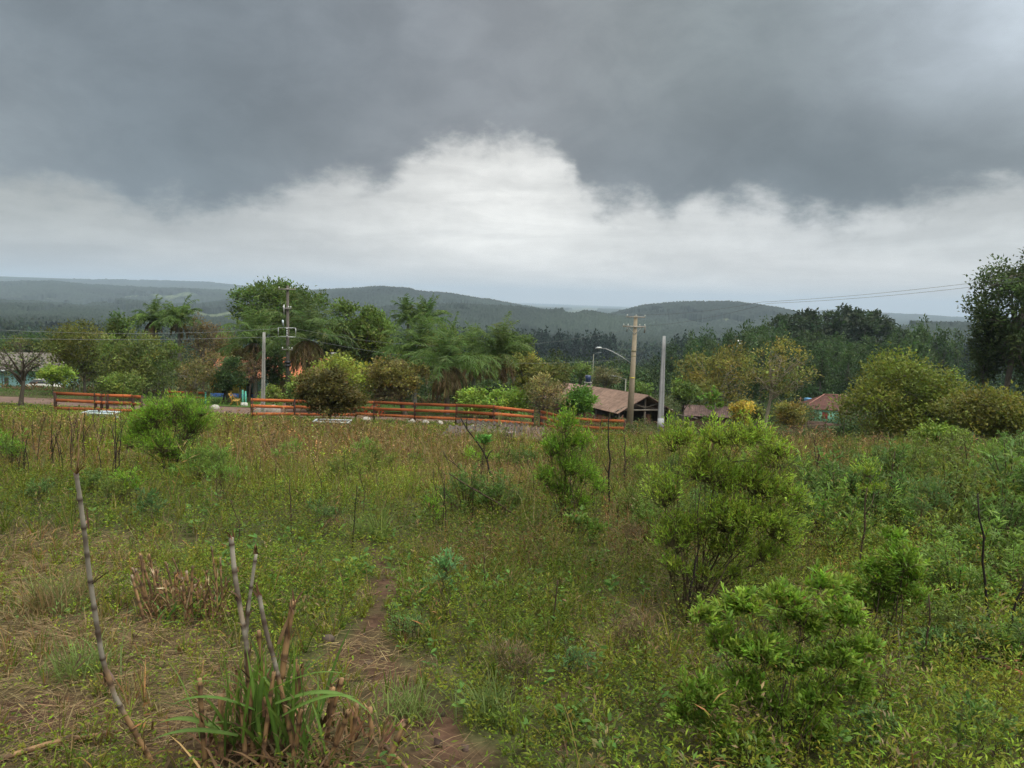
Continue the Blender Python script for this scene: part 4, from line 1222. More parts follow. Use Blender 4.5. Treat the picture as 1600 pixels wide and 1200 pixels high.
def transformer_pole():
    g = gd(447, 66)
    H = at(447, 446, 66)[2] - g[2]
    t = thing('utility_pole', 'tall weathered pole with a square wire rack in front of the tallest tree', 'utility pole', g)
    def zr(row): return at(447, row, 66)[2] - g[2]
    a = Acc(); tubes(a, np.array([(0, 0, -.4), (0, 0, H * .5), (0, 0, H)]), (.17, .14, .11), np.array((.115, .10, .088)), 12)
    obj('pole', a, M_TIMBER, t, smooth=True)
    for row, ln, hh in ((452, 1.5, .10), (482, .7, .1), (546, .9, .1)):
        a = Acc(); z = zr(row)
        box(a, (0, -.19, z), (ln, .1, hh), (.23, .21, .19))
        box(a, (0, -.10, z), (.32, .12, .14), STEEL)
        c = obj('crossarm', a, M_TIMBER, t)
        for x in (-ln * .45, ln * .45, ln * .18):
            b = Acc(); ins(b, (x, -.19, z + hh / 2), .9); obj('insulator', b, M_CONC, c, smooth=True)
    z1, z2 = zr(512), zr(526)
    a = Acc()
    for x in (-.75, .75): tubes(a, np.array([(x, -.22, z2), (x, -.22, z1)]), (.028, .028), np.array((.5, .51, .52)), 6)
    for z in (z1, z2): tubes(a, np.array([(-.75, -.22, z), (.75, -.22, z)]), (.028, .028), np.array((.5, .51, .52)), 6)
    for k in range(4): ins(a, (0, -.24, z2 + k * (z1 - z2) / 4), 1.1, (.45, .46, .46))
    obj('wire_rack', a, M_METAL, t, smooth=True)
    a = Acc(); tubes(a, np.array([(-.26, -.2, zr(492)), (-.26, -.2, zr(476))]), (.05, .05), np.array((.5, .5, .5)), 8)
    tubes(a, np.array([(-.30, -.25, zr(510)), (-.34, -.3, zr(500))]), (.07, .09), np.array((.4, .45, .47)), 8)
    obj('surge_arrester', a, M_METAL, t, smooth=True)
    a = Acc()
    for z in (zr(566), zr(571)): tubes(a, np.array([(0, 0, z - .1), (0, 0, z + .1)]), (.26, .26), np.array((.03, .03, .035)), 10)
    obj('cable_coil', a, M_METAL, t, smooth=True)
    return g, zr
transformer_pole()

def plain_pole(name, label, px, D, top_row, w0, w1, d0, col, lean=0.0, lift=False):
    """a square tapering concrete pole with recessed faces"""
    g = gd(px, D); H = at(px, top_row, D)[2] - g[2]
    t = thing(name, label, 'utility pole', g)
    a = Acc()
    n = 9
    for s in np.linspace(0, 1, n)[:-1]:
        pass
    V, f = [], []
    for i in range(n):
        k = i / (n - 1); w = w0 + (w1 - w0) * k; d = d0 * (1 - .35 * k); z = -.5 + (H + .5) * k; x = lean * k
        rc = .03 if 0 < i < n - 1 else .0
        ring = [(-w, -d), (-w * .45, -d), (-w * .35, -d + rc), (w * .35, -d + rc), (w * .45, -d), (w, -d), (w, d), (-w, d)]
        V += [(x + p / 2, q / 2, z) for p, q in ring]
    m = 8
    for i in range(n - 1):
        for j in range(m): f.append((i * m + j, i * m + (j + 1) % m, (i + 1) * m + (j + 1) % m, (i + 1) * m + j))
    a.add(np.array(V), [f, [tuple(range((n - 1) * m, n * m))]], np.array(col))
    obj('shaft', a, M_CONC, t)
    return t, g, H
t, g, H = plain_pole('concrete_pole', 'slim pale concrete pole standing alone at the left fence opening', 407, 47, 519, .25, .14, .2, (.29, .28, .26), .12)
a = Acc(); 
for z in (1.0, 2.6, 4.2): box(a, (.12 * z / H, -.13, z), (.05, .03, .05), (.12, .12, .12))
obj('bolt', a, M_METAL, t)
t, g, H = plain_pole('concrete_pole', 'thick bare concrete pole without wires leaning slightly right beside the earth heap', 1034, 60, 525, .52, .22, .3, (.30, .30, .31), -.08)
a = Acc(); box(a, (-.03, -.19, 1.25), (.50, .03, .9), (.40, .40, .42)); obj('base_patch', a, M_CONC, t)

def lamp_pole():
    D = 70
    g = gd(985, D)
    def zr(row): return at(985, row, D)[2] - g[2]
    H = zr(493)
    lean = .12
    t = thing('utility_pole', 'tan street light pole with two crossarms and a long curved lamp arm beside the barn', 'utility pole', g)
    def ax(z): return lean * z / H
    a = Acc(); tubes(a, np.array([(0, 0, -.4), (ax(H * .5), 0, H * .5), (lean, 0, H)]), (.34, .25, .17), np.array((.33, .27, .20)), 12)
    obj('pole', a, M_CONC, t, smooth=True)
    a = Acc(); z = zr(495); box(a, (lean - .05, -.2, z), (1.75, .09, .1), (.34, .31, .28)); c = obj('crossarm', a, M_TIMBER, t)
    for x in (-.8, 0, .78):
        b = Acc(); ins(b, (lean + x, -.2, z + .05)); obj('insulator', b, M_CONC, c, smooth=True)
    a = Acc(); z = zr(510); box(a, (lean - .15, -.24, z), (2.1, .11, .13), (.36, .33, .30))
    tubes(a, np.array([(lean - .7, -.2, z - .02), (lean - .05, -.2, z - .7)]), (.03, .03), np.array(STEEL), 5)
    tubes(a, np.array([(lean + .6, -.2, z - .02), (lean - .05, -.2, z - .7)]), (.03, .03), np.array(STEEL), 5)
    c = obj('crossarm', a, M_TIMBER, t)
    for x in (-1.1, -.7, .35, .8):
        b = Acc(); ins(b, (lean + x, -.24, z + .06)); obj('insulator', b, M_CONC, c, smooth=True)
    a = Acc(); tubes(a, np.array([(lean + .85, -.25, z - .1), (lean + .80, -.25, z - .55)]), (.05, .08), np.array((.16, .14, .13)), 8)
    tubes(a, np.array([(lean - .75, -.25, z - .08), (lean - .8, -.28, z - .5)]), (.04, .05), np.array((.2, .2, .2)), 8)
    obj('fuse_switch', a, M_METAL, t)
    z0 = zr(568)
    P = np.array([(ax(z0) - .15, 0, z0), (ax(z0) - 1.1, -.05, z0 + .62), (ax(z0) - 2.0, -.1, z0 + 1.08), (ax(z0) - 2.5, -.1, z0 + 1.27), (ax(z0) - 2.9, -.1, z0 + 1.33)])
    a = Acc(); tubes(a, P, (.042, .04, .036, .032, .03), np.array((.34, .35, .36)), 8)
    arm = obj('lamp_arm', a, M_METAL, t, smooth=True)
    a = Acc(); e = P[-1]
    V = np.array([(0, 0, 0), (-.12, 0, .03), (-.45, 0, .02), (-.62, 0, -.03)]) + e
    tubes(a, V, (.04, .09, .09, .04), np.array((.46, .48, .50)), 8)
    obj('lamp_head', a, M_METAL, arm, smooth=True)
    for row, w in ((548, .34), (556, .33), (590, .36)):
        a = Acc(); z = zr(row); tubes(a, np.array([(ax(z), 0, z - .06), (ax(z), 0, z + .06)]), (w - .10, w - .10), np.array((.26, .22, .12) if row != 590 else (.5, .42, .05)), 10)
        obj('band', a, M_METAL, t)
lamp_pole()

def small_lamp(label, px, D, top, base_w, arm):
    g = gd(px, D); H = at(px, top, D)[2] - g[2]
    t = thing('street_light', label, 'street light', g)
    a = Acc(); tubes(a, np.array([(0, 0, -.3), (0, 0, H)]), (base_w, base_w * .7), np.array((.24, .235, .20)), 8); obj('pole', a, M_CONC, t, smooth=True)
    a = Acc(); P = np.array([(0, 0, H * .97), (arm * .5, 0, H + .12), (arm, 0, H + .30)]); tubes(a, P, (.04, .035, .03), np.array((.16, .17, .17)), 6)
    b = obj('lamp_arm', a, M_METAL, t, smooth=True)
    a = Acc(); tubes(a, np.array([P[-1], P[-1] + (np.sign(arm) * .7, 0, .03)]), (.05, .04), np.array((.22, .23, .24)), 6); obj('lamp_head', a, M_METAL, b, smooth=True)
small_lamp('distant thin street light rising from the trees behind the barn ridge', 924, 150, 553, .09, .7)
small_lamp('short pale street light standing just behind the barn roof', 976, 96, 592, .10, -1.2)

M_WIRE = col_mat('wire', .6, 3, .05, 0, .3)
def wire(label, pts, r, sag, col=(.10, .10, .11), n=26, group=None):
    a = Acc()
    for p, q in zip(pts[:-1], pts[1:]):
        t_ = np.linspace(0, 1, n)[:, None]
        P = np.asarray(p) * (1 - t_) + np.asarray(q) * t_
        P[:, 2] -= sag * 4 * (t_ * (1 - t_))[:, 0]
        tubes(a, P, np.full(n, r), np.array(col), 5, False)
    o = obj('power_line', a.mesh('power_line', M_WIRE, True), None)
    return tag(o, label, 'wire', group)
pl = at(447, 513, 66); pt = at(447, 526, 66)
wire('upper of the two grey wires crossing in front of the left trees', [at(-120, 508, 52), at(439, 513, 66)], .010, .5, (.24, .25, .26))
wire('lower of the two grey wires crossing in front of the left trees', [at(-120, 525, 52), at(432, 526, 66)], .011, .25, (.24, .25, .26))
wire('upper wire slung from the square rack to the street light pole', [at(460, 513, 66), at(986, 514, 70)], .010, 1.6, (.16, .17, .17))
wire('lower wire slung from the square rack to the street light pole', [at(460, 526, 66), at(986, 560, 70)], .012, 1.2, (.16, .17, .17))
wire('upper dark wire rising to the right against the pale sky', [at(996, 492, 70), at(1190, 472, 56), at(1720, 415, 42)], .010, .25, (.12, .12, .13))
wire('lower dark wire rising to the right against the pale sky', [at(1003, 510, 70), at(1200, 474, 56), at(1720, 422, 42)], .010, .28, (.12, .12, .13))

# ---------------------------------------------------------------- board fences
BOARD = np.array((.44, .118, .038)); POST = np.array((.060, .036, .030))
def fence(label, posts, heights, boards, skew=0.0, seed=1, z_off=0.0):
    """posts: ground points; boards: heights of the three rails as shares of the post height"""
    rng = np.random.default_rng(seed)
    o = posts[0]
    t = thing('board_fence', label, 'fence', o)
    L = [np.asarray(p) - o for p in posts]
    heights = [h * 1.10 for h in heights]
    for p, h in zip(L, heights):
        a = Acc(); ln = rng.normal(0, .025, 2)
        V = np.array([p + (0, 0, -.3), p + (ln[0], ln[1], h)])
        beam(a, V[0], V[1], .13, .13, POST * rng.uniform(.8, 1.2))
        obj('post', a, M_TIMBER, t)
    for i in range(len(L) - 1):
        for f in boards:
            a = Acc()
            p = L[i] + (0, -.09, heights[i] * f + rng.normal(0, .022)); q = L[i + 1] + (0, -.09, heights[i + 1] * f + rng.normal(0, .012))
            d = unit(q - p) * .035
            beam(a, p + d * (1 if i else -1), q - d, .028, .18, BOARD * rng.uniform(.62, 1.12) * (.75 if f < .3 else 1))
            obj('board', a, M_WOOD, t)
    return t
def P_(px, py): return G(px, py)
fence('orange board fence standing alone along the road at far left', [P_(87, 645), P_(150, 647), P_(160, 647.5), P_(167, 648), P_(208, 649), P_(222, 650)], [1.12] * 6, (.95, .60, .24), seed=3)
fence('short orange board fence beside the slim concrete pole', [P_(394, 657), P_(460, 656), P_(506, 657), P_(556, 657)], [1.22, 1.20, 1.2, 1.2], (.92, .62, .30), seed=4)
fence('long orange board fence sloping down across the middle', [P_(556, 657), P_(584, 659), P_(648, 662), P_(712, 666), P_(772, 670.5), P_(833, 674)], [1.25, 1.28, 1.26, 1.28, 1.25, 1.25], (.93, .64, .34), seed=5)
fence('lower orange board fence half hidden behind the tall bright shrub', [P_(838, 673) + (0.3, .9, 0), gd(884, 48.5), gd(940, 47.5), gd(977, 46.5)], [1.15, 1.2, 1.25, 1.25], (.95, .62, .30), seed=6)
fence('far orange rail fence on the lawn behind the left shrub', [gd(258, 66), gd(286, 66), gd(318, 66)], [.95, .95, .95], (.85, .45), seed=7)

# ---------------------------------------------------------------- buildings
def wall_box(ac, x0, x1, y0, y1, z0, z1, col): box(ac, ((x0 + x1) / 2, (y0 + y1) / 2, (z0 + z1) / 2), (x1 - x0, y1 - y0, z1 - z0), col)

def tiled_plane(ac, a, b, c, d, col, rng, rows=14, cols=30, amp=.05, th=.07):
    """a roof plane a-b (eaves) to d-c (ridge) of rolled tiles, with thickness"""
    a, b, c, d = [np.asarray(v, float) for v in (a, b, c, d)]
    n = unit(np.cross(b - a, d - a))
    if n[2] < 0: n = -n
    u = np.linspace(0, 1, cols * 4 + 1); v = np.linspace(0, 1, rows * 2 + 1)
    U, Vv = np.meshgrid(u, v, indexing='ij')
    P = (a * (1 - U)[..., None] + b * U[..., None]) * (1 - Vv)[..., None] + (d * (1 - U)[..., None] + c * U[..., None]) * Vv[..., None]
    h = amp * np.abs(np.sin(U * cols * math.pi)) + .03 * (1 - (Vv * rows) % 1)
    P = P + n * h[..., None]
    nu, nv = len(u), len(v)
    i = np.arange(nu - 1)[:, None] * nv; j = np.arange(nv - 1)[None]
    cc = np.array(col) * np.exp(.16 * (fbm(U.ravel() * cols, np.floor(Vv.ravel() * rows) * 3.7, 2, int(rng.integers(1, 99))) - .5) * 4)[:, None]
    q = np.stack([i + j, i + nv + j, i + nv + j + 1, i + j + 1], -1).reshape(-1, 4)
    ac.add(P.reshape(-1, 3), [q], cc)
    V = np.array([a, b, c, d, a - n * th, b - n * th, c - n * th, d - n * th])
    ac.add(V - n * .004, [[(0, 1, 2, 3), (7, 6, 5, 4), (0, 4, 5, 1), (1, 5, 6, 2), (2, 6, 7, 3), (3, 7, 4, 0)]], np.array(col) * .7)

def window(parent, x, z, w, h, y, frame, leaf_, shutter=False):
    a = Acc(); f = .07
    for sx in (-1, 1): wall_box(a, x + sx * w / 2 - f / 2, x + sx * w / 2 + f / 2, y - .05, y + .03, z - h / 2, z + h / 2, frame)
    for sz in (-1, 1): wall_box(a, x - w / 2 - f / 2 - .02, x + w / 2 + f / 2 + .02, y - .06, y + .03, z + sz * (h / 2 + f / 2) - f / 2, z + sz * (h / 2 + f / 2) + f / 2, frame)
    wdw = obj('window', a, M_WOOD, parent)
    a = Acc()
    if shutter:
        for sx in (-1, 1):
            wall_box(a, x + sx * w / 4 - w / 4 + .02, x + sx * w / 4 + w / 4 - .02, y - .035, y + .02, z - h / 2 + .01, z + h / 2 - .01, leaf_)
            for kz in (-.3, .3): wall_box(a, x + sx * w / 4 - w / 4 + .05, x + sx * w / 4 + w / 4 - .05, y - .05, y - .036, z + kz * h - .04, z + kz * h + .04, np.array(leaf_) * .85)
        obj('shutter', a, M_WOOD, wdw)
    else:
        wall_box(a, x - w / 2 + .04, x + w / 2 - .04, y - .01, y + .01, z - h / 2, z + h / 2, leaf_)
        wall_box(a, x - .02, x + .02, y - .03, y - .011, z - h / 2, z + h / 2, frame)
        obj('pane', a, M_METAL, wdw)

def green_house():
    rng = np.random.default_rng(301)
    g = gd(1258, 145); D = 145
    s = D / F
    t = thing('green_house', 'pale green wooden house with red shutters and a hipped tile roof', 'house', g + (0, 0, .3), rz=math.radians(-14))
    a = Acc()
    W, Dp, Hh = 11.5, 7.0, 2.55
    wall_box(a, 0, W, 0, Dp, -.6, .35, (.22, .13, .11))
    wb = obj('foundation', a, M_CONC, t)
    a = Acc(); wall_box(a, .02, W - .02, .03, Dp - .03, .35, Hh + .35, (.42, .78, .62))
    for k in range(40):
        x = .05 + k * (W - .1) / 39; wall_box(a, x - .025, x + .025, .008, .04, .36, Hh + .34, (.37, .70, .56))
    obj('wall', a, M_WALL, t)
    a = Acc()
    e, zr_, z0 = .45, 2.5, Hh + .3
    r0, r1 = 3.9, W - 3.9
    A = [(-e, -e, z0), (W + e, -e, z0), (W + e, Dp + e, z0), (-e, Dp + e, z0)]
    rA, rB = (r0, Dp / 2, z0 + zr_), (r1, Dp / 2, z0 + zr_)
    RC = (.105, .048, .040)
    tiled_plane(a, A[0], A[1], rB, rA, RC, rng, 14, 34)
    tiled_plane(a, A[2], A[3], rA, rB, RC, rng, 14, 34)
    tiled_plane(a, A[3], A[0], rA, rA, RC, rng, 14, 20)
    tiled_plane(a, A[1], A[2], rB, rB, RC, rng, 14, 20)
    for p, q in ((A[0], rA), (rA, rB), (A[1], rB)):
        tubes(a, np.array([p, q]) + (0, 0, .08), (.12, .12), np.array((.30, .15, .12)), 6)
    obj('roof', a, M_TILE, t)
    a = Acc(); tiled_plane(a, (6.1, -3.2, z0 - .75), (W + 1.5, -3.2, z0 - .75), (W + 1.5, -.65, z0 + .02), (6.1, -.65, z0 + .02), (.10, .06, .052), rng, 6, 24)
    for x in (6.3, 9.5, W + 1.2): wall_box(a, x - .06, x + .06, -3.0, -2.88, -.8, z0 - .85, (.2, .14, .11))
    obj('porch_roof', a, M_TILE, t)
    for x in (1.35, 3.75): window(t, x, 1.75, .95, 1.15, 0, (.30, .10, .09), (.36, .06, .06), True)
    a = Acc(); wall_box(a, 7.6, 8.5, -.03, .05, .36, 2.35, (.30, .07, .06)); obj('door', a, M_WOOD, t)
    # lattice of a low slatted pen in front
    p = gd(1262, 98)
    t2 = thing('wooden_pen', 'low brown slatted wooden pen below the green house', 'pen', p, rz=-.1)
    a = Acc()
    for k in range(7): wall_box(a, -1.8, 2.6, -.04, .04, .1 + k * .2, .25 + k * .2, (.14, .095, .075))
    obj('slat_panel', a, M_TIMBER, t2)
    for x in (-1.75, .3, 2.5):
        a = Acc(); wall_box(a, x - .06, x + .06, -.12, -.045, -.3, 1.6, (.11, .075, .06)); obj('post', a, M_TIMBER, t2)
    # water tank on its brick stand beside the house
    p = gd(1263, 156)
    z = at(1263, 627, 156)[2] - p[2]
    t3 = thing('water_tank', 'blue flared water tank on a stand above the domed tree by the green house', 'water tank', p)
    a = Acc(); tubes(a, np.array([(0, 0, z - .55), (0, 0, z + .45), (0, 0, z + .55)]), (.62, .85, .80), np.array((.12, .30, .52)), 16); tank = obj('tank', a, M_CAR, t3, smooth=True)
    a = Acc(); tubes(a, np.array([(0, 0, z + .55), (0, 0, z + .68), (0, 0, z + .74)]), (.86, .6, .1), np.array((.14, .34, .58)), 16); obj('lid', a, M_CAR, tank, smooth=True)
    a = Acc(); wall_box(a, -.65, .65, -.65, .65, z - .72, z - .56, (.25, .14, .10))
    for x in (-.5, .5):
        for y in (-.5, .5): wall_box(a, x - .12, x + .12, y - .12, y + .12, -.4, z - .72, (.26, .13, .09))
    obj('stand', a, M_CONC, t3)
    p = gd(1251, 157); a = Acc(); hz = at(1251, 620, 157)[2] - p[2]
    tubes(a, np.array([(0, 0, -.3), (0, 0, hz)]), (.10, .08), np.array((.33, .18, .11)), 6)
    box(a, (0, -.1, hz - .4), (.9, .08, .08), (.3, .18, .12)); box(a, (0, -.1, hz - 1.0), (.7, .08, .08), (.3, .18, .12))
    tag(obj('service_post', a, M_TIMBER, loc=p), 'thin reddish service post with short arms beside the blue flared water tank', 'post')
green_house()

def barn():
    rng = np.random.default_rng(302)
    E1, E2 = gd(1008, 84), gd(862, 118)            # the two gable ends
    d = E2 - E1; L = np.hypot(d[0], d[1]); ang = math.atan2(d[1], d[0])
    t = thing('barn', 'long low barn with a brown tiled roof and an open timber gable', 'barn', E1, rz=ang)
    dz = d[2]
    Wd, eh, rh = 6.0, 2.2, 1.75
    zt = at(1008, 617, 84)[2] - E1[2]
    rh = zt - eh if zt - eh > .8 else 1.5
    dz = at(866, 594, 118)[2] - (E1[2] + eh + rh)
    RC = (.195, .125, .098)
    k = .58 * L
    def pt(x, y, z): return (x, y, z + dz * x / L)
    a = Acc()
    tiled_plane(a, pt(-.8, Wd / 2 + .5, eh - .35), pt(k, Wd / 2 + .5, eh - .35), pt(k, 0, eh + rh), pt(-.8, 0, eh + rh), RC, rng, 12, 50, .04)
    tiled_plane(a, pt(k, -Wd / 2 - .5, eh - .35), pt(-.8, -Wd / 2 - .5, eh - .35), pt(-.8, 0, eh + rh), pt(k, 0, eh + rh), RC, rng, 12, 50, .04)
    obj('roof', a, M_TILE, t)
    a = Acc(); RC2 = (.24, .15, .125)
    tiled_plane(a, pt(k + .05, Wd / 2 + 1.1, eh - .5), pt(L, Wd / 2 + 1.1, eh - .5), pt(L, 0, eh + rh - .1), pt(k + .05, 0, eh + rh - .1), RC2, rng, 12, 36, .04)
    tiled_plane(a, pt(L, -Wd / 2 - .5, eh - .35), pt(k + .05, -Wd / 2 - .5, eh - .35), pt(k + .05, 0, eh + rh - .1), pt(L, 0, eh + rh - .1), RC2, rng, 12, 36, .04)
    obj('lower_roof', a, M_TILE, t)
    TC = (.20, .165, .135)
    for y in (-Wd / 2, 0, Wd / 2):
        a = Acc(); wall_box(a, -.09, .09, y - .09, y + .09, -.6, eh + (rh - .15 if y == 0 else 0), TC); obj('post', a, M_TIMBER, t)
    a = Acc()
    beam(a, (-.02, -Wd / 2 - .5, eh - .28), (-.02, .0, eh + rh - .12), .1, .16, TC); beam(a, (-.02, Wd / 2 + .5, eh - .28), (-.02, 0, eh + rh - .12), .1, .16, TC)
    beam(a, (-.12, -Wd / 2 - .3, eh), (-.12, Wd / 2 + .3, eh), .1, .18, (.30, .26, .22))
    beam(a, (-.14, 0, eh + .25), (-.14, Wd / 4, eh + rh * .5 - .1), .09, .12, TC); beam(a, (-.14, 0, eh + .25), (-.14, -Wd / 4, eh + rh * .5 - .1), .09, .12, TC)
    obj('gable_truss', a, M_TIMBER, t)
    for i in range(8):
        x = 2.5 + i * (L - 3) / 7; y = Wd / 2 + .1
        a = Acc(); wall_box(a, x - .08, x + .08, y - .08, y + .08, -1.2 + dz * x / L, eh + dz * x / L - .3, TC)
        obj('post', a, M_TIMBER, t)
    a = Acc()
    V = [pt(.6, Wd / 2 - .15, -1.0), pt(L - .2, Wd / 2 - .15, -1.0), pt(L - .2, Wd / 2 - .15, 1.05), pt(.6, Wd / 2 - .15, 1.05)]
    V2 = [(x, y - .18, z) for x, y, z in V]
    a.add(np.array(V + V2), [[(0, 1, 2, 3), (7, 6, 5, 4), (3, 2, 6, 7), (0, 4, 5, 1), (1, 5, 6, 2), (0, 3, 7, 4)]], (.17, .075, .055))
    obj('low_wall', a, M_CONC, t)
    a = Acc(); V = [pt(.5, -Wd / 2, -1.0), pt(L - .2, -Wd / 2, -1.0), pt(L - .2, -Wd / 2, eh), pt(.5, -Wd / 2, eh)]
    V2 = [(x, y + .15, z) for x, y, z in V]
    a.add(np.array(V + V2), [[(0, 1, 2, 3), (7, 6, 5, 4), (3, 2, 6, 7), (0, 4, 5, 1), (1, 5, 6, 2), (0, 3, 7, 4)]], (.10, .075, .06))
    obj('back_wall', a, M_TIMBER, t)
    a = Acc(); wall_box(a, 1.0, 1.5, -1.2, -.7, -.8, 1.5, (.27, .12, .08)); obj('brick_pier', a, M_CONC, t)
    a = Acc(); V = [(-.2, -Wd / 2 - .6, eh - .45), (-.2, -Wd / 2 - 3.4, eh - 1.0), (5, -Wd / 2 - 3.4, eh - 1.0 + dz * 5 / L), (5, -Wd / 2 - .6, eh - .45 + dz * 5 / L)]
    tiled_plane(a, V[1], V[2], V[3], V[0], (.10, .08, .07), rng, 6, 14, .03); obj('lean_to_roof', a, M_TILE, t)
barn()

def small_roofs():
    rng = np.random.default_rng(303)
    g = gd(1104, 100)
    t = thing('shed', 'small shed with a dark brown tiled roof sunk behind the largest shrub', 'shed', g, rz=-.12)
    W = 6.0; z = at(1100, 634, 100)[2] - g[2]
    z = max(z, 2.2)
    a = Acc()
    tiled_plane(a, (-W / 2, -2.2, z - 1.15), (W / 2, -2.2, z - 1.15), (W / 2, 0, z), (-W / 2, 0, z), (.115, .075, .068), rng, 10, 24)
    tiled_plane(a, (W / 2, 2.2, z - 1.15), (-W / 2, 2.2, z - 1.15), (-W / 2, 0, z), (W / 2, 0, z), (.115, .075, .068), rng, 10, 24)
    obj('roof', a, M_TILE, t)
    a = Acc(); wall_box(a, -W / 2 + .3, W / 2 - .3, -1.7, 1.7, -1.0, z - 1.05, (.15, .085, .065)); obj('wall', a, M_CONC, t)
    # blue tank above the barn
    p = gd(917, 124); z = at(917, 592, 124)[2] - p[2]
    t = thing('water_tank', 'small dark blue water tank on a raised stand behind the barn ridge', 'water tank', p)
    a = Acc(); tubes(a, np.array([(0, 0, z - .5), (0, 0, z + .5), (0, 0, z + .6)]), (.45, .5, .32), np.array((.022, .035, .10)), 14); obj('tank', a, M_CAR, t, smooth=True)
    a = Acc()
    wall_box(a, -.6, .6, -.6, .6, z - .65, z - .5, (.3, .28, .26))
    for x in (-.45, .45):
        for y in (-.45, .45): wall_box(a, x - .08, x + .08, y - .08, y + .08, -.5, z - .65, (.3, .28, .26))
    obj('stand', a, M_TIMBER, t)
    # teal house and its long roof at the left end
    g = gd(-40, 108); g[2] = at(0, 611, 108)[2]
    t = thing('teal_house', 'pale teal house with a wide grey-brown roof at the left edge', 'house', g, rz=.03)
    e = at(0, 577, 108)[2] - g[2]; r = at(0, 553, 108)[2] - g[2]
    a = Acc(); wall_box(a, -4, 10.9, 0, 6, -1.6, e, (.30, .50, .52))
    for k in range(9): wall_box(a, -4, 8.9, -.012, 0.02, .25 + k * e / 9, .29 + k * e / 9, (.25, .43, .45))
    obj('wall', a, M_WALL, t)
    a = Acc(); tiled_plane(a, (-5, -.8, e - .05), (11.9, -.8, e - .05), (11.9, 3, r), (-5, 3, r), (.155, .135, .12), rng, 12, 40)
    tiled_plane(a, (11.9, 6.8, e - .05), (-5, 6.8, e - .05), (-5, 3, r), (11.9, 3, r), (.155, .135, .12), rng, 12, 40); obj('roof', a, M_TILE, t)
    a = Acc(); wall_box(a, -5, 4.4, -.88, -.80, e - .18, e + .0, (.62, .66, .68)); obj('fascia', a, M_WOOD, t)
    a = Acc(); wall_box(a, 3.75, 4.3, -.06, .02, -.2, 1.95, (.10, .075, .06)); obj('door', a, M_WOOD, t)
    window(t, 1.5, 1.5, 1.0, 1.0, 0, (.35, .33, .3), (.05, .06, .065))
    # house behind the palms: yellow and blue walls, orange tiled roofs
    g = gd(336, 80)
    D = 80
    t = thing('yellow_house', 'yellow and blue plastered house with orange roofs half hidden by trees', 'house', g, rz=.02)
    X = lambda px: (px - 336) / F * D * 1.004
    Z = lambda row: at(336, row, D)[2] - g[2]
    e = Z(586); YC = (.50, .33, .075); BC = (.33, .42, .58); BB = (.10, .20, .50)
    a = Acc(); wall_box(a, X(325), X(378), 0, 7, Z(614), e, YC); obj('wall', a, M_WALL, t)['label'] = 'yellow upper wall'
    a = Acc(); wall_box(a, X(325) - .01, X(378) + .01, -.02, 6.9, -.5, Z(614), BB); obj('wall', a, M_WALL, t)['label'] = 'blue painted wall base'
    a = Acc(); wall_box(a, X(378) + .02, X(411), .6, 7, Z(613), e, BC); obj('wall', a, M_WALL, t)['label'] = 'pale blue porch wall'
    a = Acc(); wall_box(a, X(378) + .03, X(411) + .01, .57, 6.9, -.5, Z(613), BB); wall_box(a, X(378) + .04, X(411), .55, .62, Z(615), Z(613), (.25, .12, .12)); obj('wall', a, M_WALL, t)['label'] = 'strong blue band below the porch wall'
    a = Acc(); wall_box(a, X(411) + .02, X(555), 1.2, 7, -.5, e + .2, (.36, .24, .17)); obj('wall', a, M_WALL, t)['label'] = 'plain brown end wall'
    a = Acc(); OC = (.30, .115, .065)
    tiled_plane(a, (X(322), -1.0, e - .1), (X(420), -1.0, e - .1), (X(420), 3.5, Z(561)), (X(322), 3.5, Z(561)), OC, rng, 12, 34)
    tiled_plane(a, (X(420), 8, e - .1), (X(322), 8, e - .1), (X(322), 3.5, Z(561)), (X(420), 3.5, Z(561)), OC, rng, 12, 34); obj('roof', a, M_TILE, t)
    a = Acc(); OC = (.36, .12, .062)
    tiled_plane(a, (X(421), -.2, e), (X(540), -.2, e), (X(540), 4, Z(561)), (X(421), 4, Z(561)), OC, rng, 12, 44)
    tiled_plane(a, (X(540), 8, e), (X(421), 8, e), (X(421), 4, Z(561)), (X(540), 4, Z(561)), OC, rng, 12, 44)
    rf = obj('roof', a, M_TILE, t)
    a = Acc(); wall_box(a, X(502), X(509), 3.6, 4.1, Z(566), Z(550), (.28, .27, .26)); obj('chimney', a, M_CONC, rf)
    a = Acc(); wall_box(a, X(382), X(387), .2, .5, -.3, e, (.06, .05, .05)); obj('porch_post', a, M_TIMBER, t)
    window(t, X(352), Z(602), 1.1, 1.0, 0, (.3, .2, .08), (.05, .05, .05))
    # farther pale farm buildings on the opposite slope
    for px, D, row, w, lb in ((1166, 470, 534, 30, 'left of the two distant white farm buildings above the plantation'), (1186, 480, 536, 16, 'right of the two distant white farm buildings above the plantation')):
        g = gd(px, D); z = at(px, row, D)[2] - g[2]; z = max(z, 5); s = w / F * D
        t = thing('farm_building', lb, 'building', g)
        a = Acc(); wall_box(a, -s / 2, s / 2, 0, 8, -2, z - 1.5, (.62, .60, .56)); obj('wall', a, M_WALL, t)
        a = Acc(); tiled_plane(a, (-s / 2 - .6, -.8, z - 1.6), (s / 2 + .6, -.8, z - 1.6), (s / 2 + .6, 4, z + .6), (-s / 2 - .6, 4, z + .6), (.62, .60, .58), rng, 4, 10)
        tiled_plane(a, (s / 2 + .6, 8.8, z - 1.6), (-s / 2 - .6, 8.8, z - 1.6), (-s / 2 - .6, 4, z + .6), (s / 2 + .6, 4, z + .6), (.62, .60, .58), rng, 4, 10); obj('roof', a, M_CONC, t)
small_roofs()

